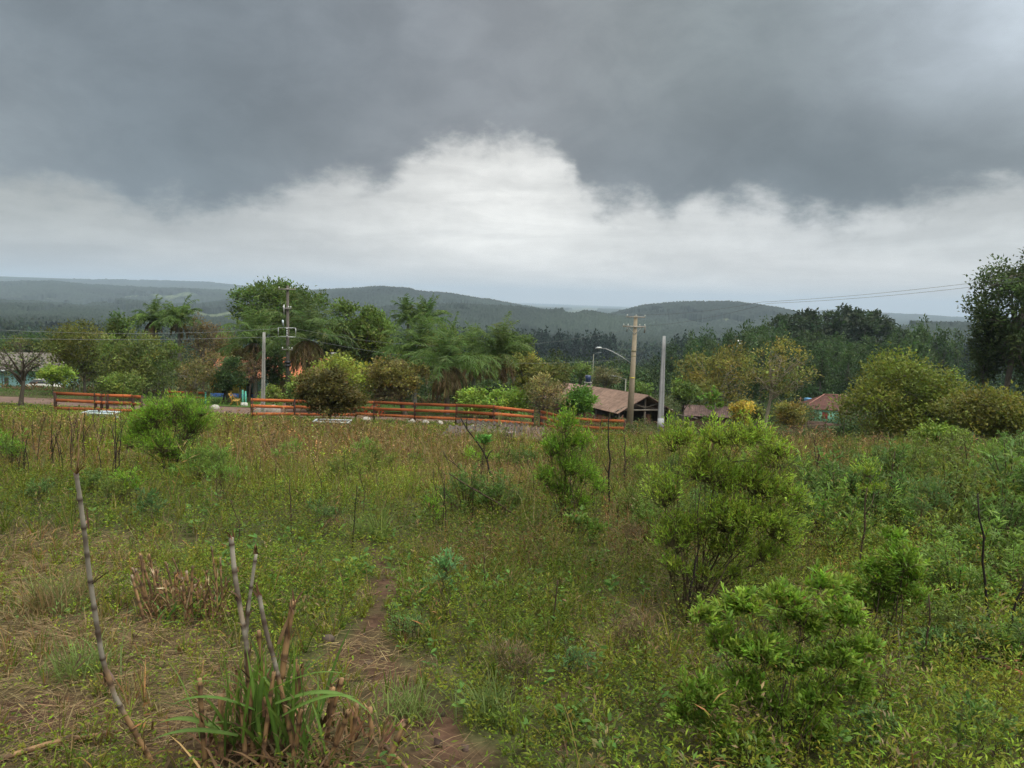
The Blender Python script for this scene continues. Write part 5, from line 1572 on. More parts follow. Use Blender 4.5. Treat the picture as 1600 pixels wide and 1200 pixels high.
# ---------------------------------------------------------------- small things by the road and on the lawn
def yard():
    rng = np.random.default_rng(401)
    # white pickup nose behind the roadside
    g = gd(67, 95)
    t = thing('parked_car', 'dusty white car parked beside the teal house, its front facing right', 'car', g, rz=.12)
    WH = np.array((.42, .40, .36))
    def hull(sec, col, part, par, mat=M_CAR):
        a = Acc(); V, f = [], []
        for x, (w0, z0, w1, z1) in sec:
            V += [(x, -w0, z0), (x, w0, z0), (x, w0 * .5 + w1 * .5 + .02, (z0 + z1) / 2), (x, w1, z1), (x, -w1, z1), (x, -w0 * .5 - w1 * .5 - .02, (z0 + z1) / 2)]
        m = 6
        for i in range(len(sec) - 1):
            for j in range(m): f.append((i * m + j, i * m + (j + 1) % m, (i + 1) * m + (j + 1) % m, (i + 1) * m + j))
        a.add(np.array(V), [f, [tuple(range(m))[::-1], tuple(range((len(sec) - 1) * m, len(sec) * m))]], np.array(col))
        return obj(part, a, mat, par, smooth=False)
    body = hull([(-2.0, (.70, .42, .72, .80)), (-1.7, (.78, .32, .78, .92)), (0.1, (.80, .30, .80, .95)), (.55, (.80, .30, .78, .93)), (1.5, (.78, .32, .70, .80)), (1.9, (.70, .40, .62, .66))], WH, 'body', t)
    hull([(-1.75, (.74, .92, .60, 1.0)), (-1.2, (.75, .93, .56, 1.42)), (-.1, (.75, .94, .56, 1.44)), (.62, (.74, .93, .66, .98))], (.05, .055, .06), 'cabin_glass', t)
    hull([(-1.15, (.60, 1.40, .52, 1.47)), (-.15, (.60, 1.42, .52, 1.50))], WH, 'cabin_roof', t)
    for x in (-1.25, 1.22):
        for y in (-.76, .76):
            a = Acc(); tubes(a, np.array([(x, y - .09, .30), (x, y + .09, .30)]), (.31, .31), np.array((.02, .02, .02)), 14); w = obj('wheel', a, M_METAL, t)
            a = Acc(); tubes(a, np.array([(x, y - .1, .30), (x, y + .1, .30)]), (.17, .17), np.array((.5, .5, .5)), 10); obj('rim', a, M_METAL, w)
    for y in (-.5, .5):
        a = Acc(); box(a, (1.86, y, .60), (.12, .26, .13), (.55, .55, .5)); obj('headlight', a, M_CAR, t)
    a = Acc(); box(a, (1.93, 0, .40), (.10, 1.35, .14), (.10, .10, .10)); obj('bumper', a, M_CAR, t)
    # goal-like grey wire gate frame by the left trees
    p, q = gd(111, 74), gd(83, 78)
    t = thing('wire_fence', 'thin grey post and sagging wires behind the left board fence', 'fence', p)
    for o in (0, .35):
        a = Acc(); tubes(a, np.array([(o, o, -.2), (o, o, 1.55)]), (.05, .045), np.array((.34, .35, .33)), 6); obj('post', a, M_CONC, t)
    a = Acc(); d = q - p
    for z in (1.5, .85): tubes(a, np.array([(0, 0, z), d * .5 + (0, 0, z - .15), d + (0, 0, z)]), (.014,) * 3, np.array((.3, .31, .3)), 4)
    tubes(a, np.array([(0, 0, .6), d + (0, 0, 1.4)]), (.014, .014), np.array((.3, .31, .3)), 4); obj('wire', a, M_METAL, t)
    # turquoise posts with white painted feet
    for i, (px, top, bot, lb, foot) in enumerate([(317.5, 612, 631, 'turquoise post standing by the brown-leaved tree', 0), (376, 609, 635, 'left of the two turquoise posts beside the yellow bench', 1), (380.5, 611, 635, 'right of the two turquoise posts beside the yellow bench', 1)]):
        g = gd(px, 64); z = at(px, top, 64)[2] - g[2]
        t = thing('painted_post', lb, 'post', g)
        a = Acc(); tubes(a, np.array([(0, 0, -.3), (0, 0, z)]), (.075, .07), np.array((.10, .36, .28)), 8); obj('shaft', a, M_WOOD, t, smooth=True)
        if foot:
            a = Acc(); blob(a, (0, 0, .12), (.20, .20, .24), np.array((.52, .50, .47)), 40 + i); obj('foot', a, M_STONE, t, smooth=True)
    # yellow wooden bench seen end-on
    g = gd(362, 64.5)
    t = thing('garden_bench', 'yellow wooden garden bench with a leaning back on the lawn', 'bench', g, rz=math.radians(12))
    YB = (.42, .25, .06)
    a = Acc(); beam(a, (-.05, -.75, .45), (-.05, .75, .45), .16, .05, YB); beam(a, (.16, -.75, .46), (.16, .75, .46), .16, .05, YB); beam(a, (.37, -.75, .46), (.37, .75, .46), .16, .05, YB); obj('seat', a, M_WOOD, t)
    a = Acc(); beam(a, (-.20, -.75, .72), (-.20, .75, .72), .04, .16, YB); beam(a, (-.29, -.75, .98), (-.29, .75, .98), .04, .16, YB); obj('backrest', a, M_WOOD, t)
    for y in (-.6, .6):
        for p, q in (((.42, y, -.05), (.36, y, .43)), ((-.32, y, -.05), (-.02, y, .45)), ((-.02, y, .45), (-.34, y, 1.08))):
            a = Acc(); beam(a, p, q, .08, .08, YB); obj('leg' if q[2] < .6 else 'back_support', a, M_WOOD, t)
    # whitewashed stones
    for i, (px, D, r, lb) in enumerate([(332, 58.5, .36, 'round whitewashed stone on the lawn edge left of the drive'), (642, 47.5, .27, 'leftmost of the pale stones under the long fence'), (664, 47, .25, 'second pale stone under the long fence'), (686, 46.6, .25, 'third pale stone under the long fence'),
                                        (571, 49.5, .3, 'pale stone in the grass left of the long fence'), (752, 43.2, .30, 'big pointed cream stone below the long fence'), (740, 43.6, .2, 'small stone leaning on the big cream stone')]):
        g = gd(px, D)
        a = Acc(); blob(a, (0, 0, r * .42), (r, r * .85, r * (.75 if i != 5 else .95)), np.array((.40, .37, .33)) * rng.uniform(.85, 1.1), 60 + i, 12)
        tag(obj('painted_stone', a, M_STONE, loc=g, smooth=True), lb, 'stone')
    for i, (px, D, lb) in enumerate([(404, 52, 'left clump of pinkish white boulders behind the short fence'), (424, 52, 'right clump of pinkish white boulders behind the short fence')]):
        g = gd(px, D); a = Acc(); blob(a, (0, 0, .35), (.55, .4, .5), np.array((.30, .25, .22)), 80 + i, 12)
        tag(obj('boulder', a, M_STONE, loc=g, smooth=True), lb, 'boulder')
    # red flower bush low by the fence
    g = gd(580, 56)
    t = thing('flower_bush', 'small bush with red flowers behind the left end of the long fence', 'bush', g)
    lb = [(np.array((0, 0, .5)), np.array((.5, .45, .45))), (np.array((.45, 0, .45)), np.array((.4, .4, .4)))]
    obj('foliage', make_crown(lb, 500, .14, GRN, rng), M_LEAF, t); obj('blossom', make_crown([(l[0] + (0, -.1, .1), l[1] * 1.05) for l in lb], 110, .10, [(.42, .04, .02)], rng, wide=.9), M_LEAF, t)
    # pile of old corrugated roofing sheets
    def sheet(name, label, c, size, rz, tilt, roll, col, waves=12):
        a = Acc(); nx = waves * 6 + 1
        x = np.linspace(-.5, .5, nx) * size[0]; y = np.array((-.5, -.2, .2, .5)) * size[1]
        Xg, Yg = np.meshgrid(x, y, indexing='ij')
        Zg = .035 * np.sin(Xg / size[0] * waves * 2 * math.pi) + .10 * (Yg / size[1]) ** 2
        cc = np.array(col) * np.exp(.5 * (fbm(Xg.ravel() * 2 + c[0], Yg.ravel() * 2, 3, 9) - .5))[:, None]
        i = np.arange(nx - 1)[:, None] * 4; j = np.arange(3)[None]
        q = np.stack([i + j, i + 4 + j, i + 5 + j, i + j + 1], -1).reshape(-1, 4)
        P = np.stack([Xg, Yg, Zg], -1).reshape(-1, 3); m = len(P)
        a.add(np.concatenate([P, P - (0, 0, .018)]), [q, q[:, ::-1] + m], np.concatenate([cc, cc * .8]))
        b = np.concatenate([np.arange(nx) * 4, (np.arange(nx) * 4 + 3)[::-1]]); bb = np.roll(b, -1)
        a.F[4].append(np.stack([b, bb, bb + m, b + m], 1)[:, ::-1])
        o = obj(name, a, M_TILE, loc=c)
        o.rotation_euler = (tilt, roll, rz)
        return tag(o, label, 'roofing sheet')
    def gs(px, row, dz=0): return G(px, row) + np.array((0, 0, dz))
    sheet('roofing_sheet', 'corrugated roofing sheet lying on top of the heap, its wavy edge facing up', gs(770, 684, .62), (3.2, 1.5), .05, -.06, .05, (.06, .045, .04), 13)
    sheet('roofing_sheet', 'broken grey-brown roofing sheet at the left end of the heap', gs(730, 687, .36), (2.0, 1.3), -.1, .05, -.12, (.10, .08, .07), 8)
    sheet('roofing_sheet', 'large flat brown roofing sheet at the right end of the heap', gs(818, 689, .34), (1.9, 1.7), .1, .16, .03, (.15, .105, .09), 10)
    sheet('roofing_sheet', 'dark roofing sheet sagging at the bottom of the heap', gs(760, 688, .34), (3.2, 1.5), .02, .12, 0, (.10, .08, .075), 12)
    o = gs(768, 690, .08)
    t = thing('pallet', 'dark broken timber pallet propping the roofing sheets', 'pallet', o)
    for x in (-.75, .0, .75):
        a = Acc(); box(a, (x, -.5, .18), (.12, .12, .42), (.07, .055, .05)); obj('block', a, M_TIMBER, t)
    for z in (.38,):
        for y in (-.55, -.3): 
            a = Acc(); box(a, (0, y, z + .012), (1.9, .14, .03), (.19, .16, .15)); obj('board', a, M_TIMBER, t)
    # pale trough and pale panel in the grass
    g = G(158, 655)
    t = thing('trough', 'long pale blue-white trough lying in the grass before the left fence', 'trough', g + (0, 0, .08), rz=-.04)
    a = Acc(); V = []
    for x, sx in ((-.75, .85), (-.7, 1), (.7, 1), (.75, .85)):
        V += [(x, -.3 * sx, .0), (x * 1.06, -.38 * sx, .26), (x * 1.06, .38 * sx, .26), (x, .3 * sx, 0)]
    f = [(i * 4 + j, i * 4 + (j + 1) % 4, (i + 1) * 4 + (j + 1) % 4, (i + 1) * 4 + j) for i in range(3) for j in (0, 2, 3)]
    a.add(np.array(V), [f, [(0, 1, 2, 3), (12, 15, 14, 13)]], (.42, .50, .56)); obj('shell', a, M_CONC, t)
    a = Acc()
    for y in (-.38, .38): beam(a, (-.82, y, .27), (.82, y, .27), .07, .05, (.68, .74, .80))
    for x in (-.8, .8): beam(a, (x, -.345, .27), (x, .345, .27), .07, .05, (.68, .74, .80))
    obj('rim', a, M_CONC, t)
    g = G(517, 673)
    t = thing('trough', 'pale grey trough with a white rim standing behind the round brown-olive tree trunk', 'trough', g + (0, .3, .08), rz=.02)
    a = Acc(); a.add(np.array(V) * (1.0, 1, 1.2), [f, [(0, 1, 2, 3), (12, 15, 14, 13)]], (.30, .31, .34)); obj('shell', a, M_CONC, t)
    a = Acc()
    for y in (-.38, .38): beam(a, (-.82, y, .32), (.82, y, .32), .07, .05, (.52, .53, .55))
    for x in (-.8, .8): beam(a, (x, -.345, .32), (x, .345, .32), .07, .05, (.52, .53, .55))
    obj('rim', a, M_CONC, t)
yard()

# ---------------------------------------------------------------- shrubs and saplings of the field
def shrub(name, label, base_px, D, lobes_px, ntip, nleaf, leaf, wide, cols, seed, stems=5, bark=(.10, .072, .052), stem_r=.012, cat='shrub', six=False, up=1.0, group=None, base_row=None):
    """many-stemmed shrub; lobes_px: (column, row, half-width, half-height) of each leafy mass in the photograph"""
    rng = np.random.default_rng(seed)
    g = G(base_px, base_row) if base_row else gd(base_px, D)
    D = g[1]
    lb = []
    for cx, cy, rx, ry in lobes_px:
        c = at(cx, cy, D) - g
        c[1] += rng.uniform(-.6, .6) * rx / F * D
        lb.append((c, np.array((rx, (rx + ry) / 2, ry)) / F * D))
    t = thing(name, label, cat, g, group)
    wood = Acc(); fol = Acc()
    vol = np.array([np.prod(l[1]) for l in lb]); vol = vol ** .8; k = np.maximum(6, (ntip * vol / vol.sum()).astype(int))
    stem_pts = []
    for i in range(stems):
        c, r = lb[i % len(lb)]
        e = c + rdir(1, rng)[0] * r * .35 + np.array((0, 0, -.25)) * r
        tt = np.linspace(0, 1, 7)[:, None]
        b0 = rng.normal(0, .05, 3) * (1, 1, 0) + (0, 0, -.04)
        mid = b0 * .6 + e * .4 + np.array((0, 0, .25)) * np.linalg.norm(e - b0) + rng.normal(0, .05, 3) * np.linalg.norm(e)
        Q = b0 * (1 - tt) ** 2 + 2 * mid * tt * (1 - tt) + e * tt ** 2 + rng.normal(0, .008, (7, 3))
        tubes(wood, Q, stem_r * .50 * (1 - .72 * tt[:, 0]), np.array(bark), 5, False)
        stem_pts.append((i % len(lb), Q))
    for li, ((c, r), m) in enumerate(zip(lb, k)):
        own = [q for l, q in stem_pts if l == li] or [q for _, q in stem_pts]
        d = rdir(m, rng); d[:, 2] = np.abs(d[:, 2]) * .95 - .40 * rng.random(m)
        reach = (.30 + .80 * rng.random((m, 1)) ** .75) * np.exp(rng.normal(0, .14, (m, 1))) * np.where(rng.random((m, 1)) < .16, rng.uniform(1.1, 1.45, (m, 1)), 1)
        tips = c + d * r * reach + np.array((0, 0, .10)) * r * rng.random((m, 1))
        pool = np.concatenate([o_[2:] for o_ in own])
        dd = np.linalg.norm(tips[:, None] - pool[None] + np.array((0, 0, -.25)) * r, axis=2) * np.exp(rng.normal(0, .18, (m, len(pool))))
        q = pool[dd.argmin(1)]
        mid = q * .5 + tips * .5 + rng.normal(0, .05, (m, 3)) * np.max(r) * 2 - np.array((0, 0, .16)) * r
        tubes(wood, np.stack([q, mid, tips], 1), np.array((stem_r * .22, stem_r * .15, stem_r * .07)), np.array((.10, .085, .045)), 4, False)
        # each twig ends in an upright sprig; the leaves crowd towards its tip
        per = max(5, int(nleaf / k.sum()))
        ln = np.minimum(np.linalg.norm(tips - mid, axis=1), leaf * 4.5)[:, None, None]
        ax = unit(unit(tips - mid) + np.array((0, 0, .55 * up)) + rng.normal(0, .22, (m, 3)))
        f = rng.beta(1.7, 1.05, (m, per))[..., None]
        P = tips[:, None] + ax[:, None] * ln * (f - .75) + rng.normal(0, leaf * .10, (m, per, 3))
        back = (rng.random((m, per)) < .38)[..., None]
        fb = rng.uniform(.15, .95, (m, per, 1))
        P = np.where(back, mid[:, None] * (1 - fb) + tips[:, None] * fb + rng.normal(0, leaf * .25, (m, per, 3)), P)
        az = rng.uniform(0, 6.28, (m, per))
        e1 = unit(np.cross(ax, np.array((.3, .2, .1)))); e2 = np.cross(ax, e1)
        out = e1[:, None] * np.cos(az)[..., None] + e2[:, None] * np.sin(az)[..., None]
        T = out * (.95 - .55 * f) + ax[:, None] * (.45 + .65 * f)
        base = np.array(cols)[rng.integers(0, len(cols), m)] * 1.22
        base = tint(base, m, rng, .15, .05)
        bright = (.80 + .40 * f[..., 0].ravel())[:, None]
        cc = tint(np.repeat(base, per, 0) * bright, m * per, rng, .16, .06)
        old = rng.random(m * per) < .035
        cc[old] = tint((.20, .14, .05), int(old.sum()), rng, .3, .1)
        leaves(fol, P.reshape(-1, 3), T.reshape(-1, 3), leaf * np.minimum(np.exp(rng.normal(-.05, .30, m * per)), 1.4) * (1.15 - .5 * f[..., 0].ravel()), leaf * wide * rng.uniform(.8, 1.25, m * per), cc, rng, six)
    nd = 10
    q = np.stack([stem_pts[rng.integers(0, len(stem_pts))][1][rng.integers(3, 7)] for _ in range(nd)])
    cr = np.mean([c for c, r in lb], 0); e = q + unit(unit(q - cr * (1, 1, .4)) + rng.normal(0, .5, (nd, 3)) + (0, 0, .5)) * np.max([r for c, r in lb]) * rng.uniform(.5, 1.3, (nd, 1))
    tubes(wood, np.stack([q, (q + e) / 2 + rng.normal(0, .02, (nd, 3)), e], 1), np.array((stem_r * .25, stem_r * .18, stem_r * .08)), np.array((.07, .05, .04)), 4, False)
    obj('stem', wood, M_BARK, t, smooth=True)
    obj('foliage', fol, M_LEAF, t)
    return t
WIL = [(.182, .250, .034), (.150, .220, .030), (.205, .270, .038)]
FEA = [(.13, .225, .026), (.11, .20, .024), (.155, .25, .030)]
PALE = [(.135, .210, .042), (.12, .19, .038)]
shrub('shrub', 'largest willow-leaved shrub, a full green head over thin bare dark stems', 1082, 0,
      [(1062, 690, 34, 38), (1100, 735, 44, 44), (1165, 685, 44, 44), (1118, 688, 34, 36), (1215, 715, 36, 44), (1150, 755, 50, 46), (1232, 775, 30, 40), (1040, 770, 36, 46), (1195, 810, 52, 46), (1080, 830, 48, 42), (1140, 850, 46, 40), (1205, 870, 36, 34), (1095, 895, 30, 26), (1050, 880, 22, 30), (1135, 800, 50, 50), (1190, 755, 44, 44), (1055, 840, 36, 40), (1225, 850, 34, 36), (1150, 900, 36, 26)],
      1900, 25000, .040, .19, WIL, 501, stems=30, stem_r=.012, base_row=965, six=True)
shrub('shrub', 'tall narrow bright shrub with open lower stems in front of the lower fence', 885, 0,
      [(884, 660, 24, 30), (903, 690, 26, 32), (866, 700, 26, 34), (892, 728, 32, 30), (852, 745, 22, 28), (918, 742, 22, 32), (872, 765, 28, 28), (935, 765, 14, 24), (900, 785, 28, 24)],
      800, 9500, .058, .17, FEA, 502, stems=18, stem_r=.013, base_row=828, bark=(.055, .04, .033))
shrub('shrub', 'broad-leaved bright shrub low in the right foreground', 1215, 0,
      [(1290, 915, 34, 26), (1225, 935, 40, 28), (1160, 955, 38, 30), (1325, 965, 34, 28), (1258, 985, 48, 30), (1185, 1010, 48, 30), (1135, 1010, 30, 26), (1310, 1030, 44, 30), (1235, 1050, 50, 30), (1165, 1075, 40, 30), (1095, 1085, 40, 34), (1290, 1095, 46, 30), (1215, 1115, 44, 28), (1120, 1135, 36, 26), (1345, 1075, 26, 28), (1065, 1120, 34, 24), (1190, 1160, 44, 26), (1285, 1155, 44, 26), (1350, 1010, 28, 22), (1100, 965, 26, 20)],
      1000, 18500, .041, .22, [(.160, .240, .034), (.125, .20, .030), (.175, .250, .038)], 503, stems=34, stem_r=.006, base_row=1185, six=True)
shrub('shrub', 'compact leafy shrub between the broad-leaved one and the black stems', 1385, 0,
      [(1395, 866, 34, 28), (1362, 890, 28, 24), (1426, 895, 28, 26), (1390, 915, 40, 26), (1400, 842, 22, 18), (1350, 935, 28, 22), (1430, 935, 28, 22), (1385, 955, 34, 22)],
      380, 5200, .054, .18, [(.145, .230, .030), (.12, .20, .028)], 504, stems=9, stem_r=.011, base_row=1010, six=True)
shrub('shrub', 'feathery bright green shrub with a forked dark trunk before the left fence', 268, 0,
      [(262, 640, 54, 26), (218, 672, 34, 30), (255, 688, 42, 26), (292, 664, 36, 30), (200, 690, 22, 16), (268, 712, 30, 16), (318, 642, 20, 14), (238, 650, 34, 24)],
      900, 12500, .085, .15, FEA, 505, stems=10, stem_r=.022, base_row=742, bark=(.05, .04, .033))
small = [
    ('round bright bush low in the left field', 206, 790, [(204, 745, 20, 20), (212, 760, 20, 16)], .07, .2, FEA),
    ('pale feathery pair of saplings right of the round bright bush', 348, 800, [(335, 715, 22, 22), (352, 738, 26, 26), (372, 742, 16, 18)], .07, .16, PALE),
    ('dense feathery bush cut by the left edge of the field', 14, 742, [(10, 690, 30, 26), (22, 705, 20, 20)], .09, .16, PALE + FEA),
    ('dark green leafy bush left of the trodden path', 236, 825, [(240, 790, 26, 22), (228, 775, 18, 14)], .06, .22, [(.06, .11, .035)]),
    ('slim bright sapling right of the strap-leaved tuft', 680, 828, [(676, 785, 14, 22), (684, 805, 12, 14)], .055, .2, FEA),
    ('pale blue-green sapling on a bare brown stem in the mid field', 692, 975, [(696, 885, 22, 24), (690, 905, 16, 14)], .045, .2, [(.105, .20, .075), (.09, .17, .06)]),
    ('leafy sapling with bare dark stems right of the largest shrub', 1357, 845, [(1352, 735, 24, 26), (1345, 762, 24, 18), (1365, 758, 18, 16)], .065, .2, WIL),
    ('open fork-stemmed sapling behind the compact leafy shrub', 1445, 890, [(1455, 770, 36, 30), (1440, 795, 34, 22), (1478, 785, 18, 22), (1430, 818, 18, 14)], .055, .2, [(.10, .165, .05), (.085, .145, .045)]),
    ('wide pale green bush at the right edge of the field', 1562, 800, [(1565, 712, 42, 22), (1540, 728, 28, 18), (1590, 726, 22, 22)], .085, .16, PALE),
    ('thin yellow-green sapling below the wide pale bush', 1580, 845, [(1582, 775, 18, 18), (1570, 760, 14, 12)], .06, .18, FEA),
    ('soft feathery plant just left of the largest shrub', 990, 770, [(988, 712, 20, 20), (998, 735, 14, 14)], .075, .16, WIL),
    ('leafy top on a tall dark stem rising past the small shed', 1112, 790, [(1112, 622, 16, 14), (1120, 640, 12, 12), (1106, 655, 10, 12)], .09, .3, [(.10, .165, .036)]),
    ('hazy green bush behind the open fork-stemmed sapling', 1405, 790, [(1400, 728, 26, 18), (1420, 742, 20, 14)], .08, .16, [(.10, .15, .045)]),
    ('low spreading broad-leaved plant at the foot of the tall narrow shrub', 925, 850, [(925, 826, 28, 14), (905, 812, 18, 14)], .075, .5, [(.105, .17, .034)]),
    ('small bright tuft of leaves on a leaning black twig in the mid field', 752, 790, [(757, 690, 10, 10)], .08, .35, [(.09, .19, .04)]),
    ('feathery sapling left of the pale trough behind the round tree', 455, 745, [(455, 700, 20, 16), (440, 712, 16, 12)], .09, .16, PALE),
    ('soft green sapling in the rust-coloured grass left of the middle', 570, 745, [(570, 695, 20, 16), (580, 708, 14, 10)], .09, .16, PALE),
    ('feathery bright sapling below the roofing heap', 745, 760, [(742, 712, 18, 14), (760, 720, 16, 12)], .09, .16, FEA),
    ('grey-green herb bush beside the trodden path', 655, 1005, [(640, 975, 30, 14), (622, 985, 18, 10)], .035, .2, [(.10, .165, .05)]),
    ('blue-green herb bush low in the right middle', 890, 1060, [(895, 1020, 30, 22), (915, 1035, 20, 16)], .035, .18, [(.085, .15, .055)]),
    ('thick green herb bush at the bottom right corner', 1530, 1190, [(1520, 1110, 46, 34), (1560, 1140, 40, 30), (1480, 1140, 34, 26)], .04, .26, [(.09, .15, .04), (.11, .165, .042)]),
    ('low green bush under the black stems', 1465, 1040, [(1460, 1000, 30, 22), (1440, 1015, 24, 16)], .045, .22, [(.085, .145, .045)]),
    ('pale fringed plant at the bottom right of the broad-leaved shrub', 1385, 1190, [(1380, 1140, 34, 26), (1350, 1160, 24, 18)], .042, .24, [(.105, .175, .05)]),
    ('feathery green bush left of the leaning long cane', 60, 800, [(62, 760, 22, 18), (45, 772, 18, 14)], .06, .16, [(.09, .145, .045)]),
    ('dull green bush at mid field left of the strap-leaved tuft', 505, 838, [(505, 795, 26, 14), (520, 805, 20, 12)], .055, .2, [(.075, .125, .04)]),
    ('soft green bush right of the little shed stem', 1300, 800, [(1300, 735, 24, 16), (1285, 748, 18, 12)], .075, .16, [(.10, .145, .04)]),
]
for i, (lb, px, row, lobes, lf, wd, cl) in enumerate(small):
    area = sum(rx * ry for _, _, rx, ry in lobes)
    d = G(px, row)[1]
    nl = int(np.clip(area * 3.1 * .9 / ((lf * F / d) ** 2 * wd) * 2.6, 350, 3600))
    shrub('shrub', lb, px, 0, lobes, int(max(34, nl / 13)), nl, lf, wd, cl, 520 + i, stems=5, stem_r=.009 if d < 9 else .012, base_row=row, six=d < 6)

# brown dead bushes
for i, (lb, px, row, lobes) in enumerate([('tangled brown dead bush in the right middle of the field', 985, 1020, [(980, 985, 34, 26), (1005, 975, 22, 22)]),
                                          ('dark dead bush in the herbs below the middle', 800, 1080, [(790, 1030, 40, 26), (815, 1050, 30, 20)]),
                                          ('rusty dried clump beside the largest shrub', 985, 875, [(985, 835, 18, 24)]),
                                          ('dry brown tangle between the two foreground shrubs', 1378, 1110, [(1370, 1050, 34, 36), (1390, 1075, 26, 24)])]):
    shrub('dead_bush', lb, px, 0, [(a, b, c * 1.25, d * 1.2) for a, b, c, d in lobes], 120, 380, .05, .08, [(.15, .105, .06), (.11, .08, .045)], 560 + i, stems=22, stem_r=.005, base_row=row, bark=(.10, .07, .055), cat='dead bush')

# dark dead stems
def stem_path(p0, p1, rng, n=6, wig=.02):
    t_ = np.linspace(0, 1, n)[:, None]
    return p0 * (1 - t_) + p1 * t_ + rng.normal(0, wig, (n, 3)) * np.sin(t_ * math.pi) + 0
def dead_stem(label, pts, r0, col, seed, side=3, group=None, row0=None):
    rng = np.random.default_rng(seed)
    g = G(*pts[0]); D = g[1]
    P = np.array([(0, 0, -.03)] + [at(px, py, D) - g for px, py in pts[1:]])
    L = np.linalg.norm(P[-1] - P[0])
    s = np.r_[0, np.cumsum(np.linalg.norm(np.diff(P, axis=0), axis=1))]
    q = np.linspace(0, s[-1], 8)
    Q = np.stack([np.interp(q, s, P[:, k]) for k in range(3)], 1) + rng.normal(0, .012, (8, 3)) * L * np.linspace(0, 1, 8)[:, None]
    a = Acc(); tubes(a, Q, np.linspace(r0, r0 * .45, 8), np.array(col), 6)
    for k in range(side):
        i = rng.integers(2, 7); d = unit(np.array((rng.normal(), rng.normal() * .6, abs(rng.normal()) + .6)))
        e = Q[i] + d * L * rng.uniform(.08, .22)
        tubes(a, np.stack([Q[i], (Q[i] + e) / 2 + rng.normal(0, .01, 3), e]), (r0 * .45, r0 * .35, r0 * .2), np.array(col), 4)
    return tag(obj('dry_weed', a, M_BARK, loc=g, smooth=True), label, 'dry weed', group)
BLK = (.030, .024, .022); BRN = (.075, .05, .038)
for i, a_ in enumerate([
    ('tall straight black stem in the right foreground', [(1550, 1005), (1538, 900), (1531, 768)], .011, BLK, 0),
    ('forked black stem at the right edge beside the tall straight one', [(1575, 1005), (1585, 950), (1600, 905)], .012, BLK, 2),
    ('thin black stem leaning left of the tall straight one', [(1517, 890), (1508, 870), (1502, 840)], .009, BLK, 1),
    ('long black twig leaning left over the roofing heap', [(778, 770), (755, 705), (720, 655)], .022, BLK, 2),
    ('thin dark twig arching left below the long black twig', [(832, 818), (760, 775), (700, 740)], .015, BRN, 1),
    ('dark twig leaning left under the arching one', [(760, 772), (728, 742), (690, 705)], .015, BRN, 2),
    ('straight dark stem left of the largest shrub', [(952, 800), (952, 730), (951, 655)], .018, BLK, 1),
    ('dark stem crowned by a few leaves near the lower fence', [(976, 775), (976, 730), (977, 680)], .02, BRN, 2),
    ('brown stem on its own in the middle of the herbs', [(756, 925), (757, 890), (757, 868)], .009, BRN, 1),
    ('brown slanting stem right of the middle', [(860, 1000), (868, 945), (872, 905)], .008, BRN, 1),
    ('dark stem at the foot of the largest shrub', [(1072, 975), (1080, 920), (1088, 870)], .012, BLK, 2),
    ('pair-like thin dark stem by the leafy sapling', [(1340, 915), (1350, 820), (1355, 760)], .012, BRN, 1),
    ('slanting dark stem rising between saplings on the right', [(1386, 800), (1392, 750), (1398, 705)], .016, BRN, 0),
    ('pale straw-coloured stalk right of the slanting dark stem', [(1407, 790), (1406, 770), (1404, 757)], .012, (.33, .27, .19), 0),
    ('tall dark stem behind the right of the largest shrub', [(1277, 760), (1275, 720), (1272, 682)], .02, BRN, 2),
    ('thick dark stem close to the right side of the largest shrub', [(1276, 795), (1277, 745), (1279, 700)], .022, BRN, 3),
    ('slim brown stem in the lower right thicket', [(1437, 1060), (1450, 990), (1452, 930)], .008, BRN, 1),
    ('pale dry stalk in the lower right thicket', [(1407, 1075), (1406, 1030), (1405, 985)], .006, (.22, .18, .12), 0),
    ('tall tan grass stalk above the long leaning cane', [(121, 745), (124, 690), (128, 645)], .014, (.30, .19, .10), 2),
    ('thin stem in the herbs beside the path mid left', [(455, 838), (454, 790), (453, 750)], .010, BRN, 1),
    ('dry stalk by the round bright bush', [(118, 820), (117, 795), (119, 775)], .010, BRN, 1),
]):
    dead_stem(a_[0], a_[1], a_[2], a_[3], 600 + i, a_[4])
# the thicket of dry dark stalks at the left and the scattered ones all over the field
_rs = np.random.default_rng(640)
for i in range(34):
    px = _rs.uniform(10, 190); row = _rs.uniform(690, 760); h = _rs.uniform(45, 95)
    dead_stem('thin dark dry stalk in the thicket at the left of the field', [(px, row), (px + _rs.normal(0, 3), row - h * .5), (px + _rs.normal(0, 6), row - h)], .011, BLK if i % 2 else BRN, 650 + i, 2, 'dry stalks at the left of the field')
for i in range(60):
    px = _rs.uniform(300, 1590); row = _rs.uniform(700, 860); h = _rs.uniform(35, 75) * (row - 560) / 200
    dead_stem('thin brown dry stalk standing in the open field', [(px, row), (px + _rs.normal(0, 4), row - h * .5), (px + _rs.normal(0, 8), row - h)], .007 + .004 * (row < 760), BRN if i % 3 else BLK, 700 + i, 3, 'dry stalks in the open field')

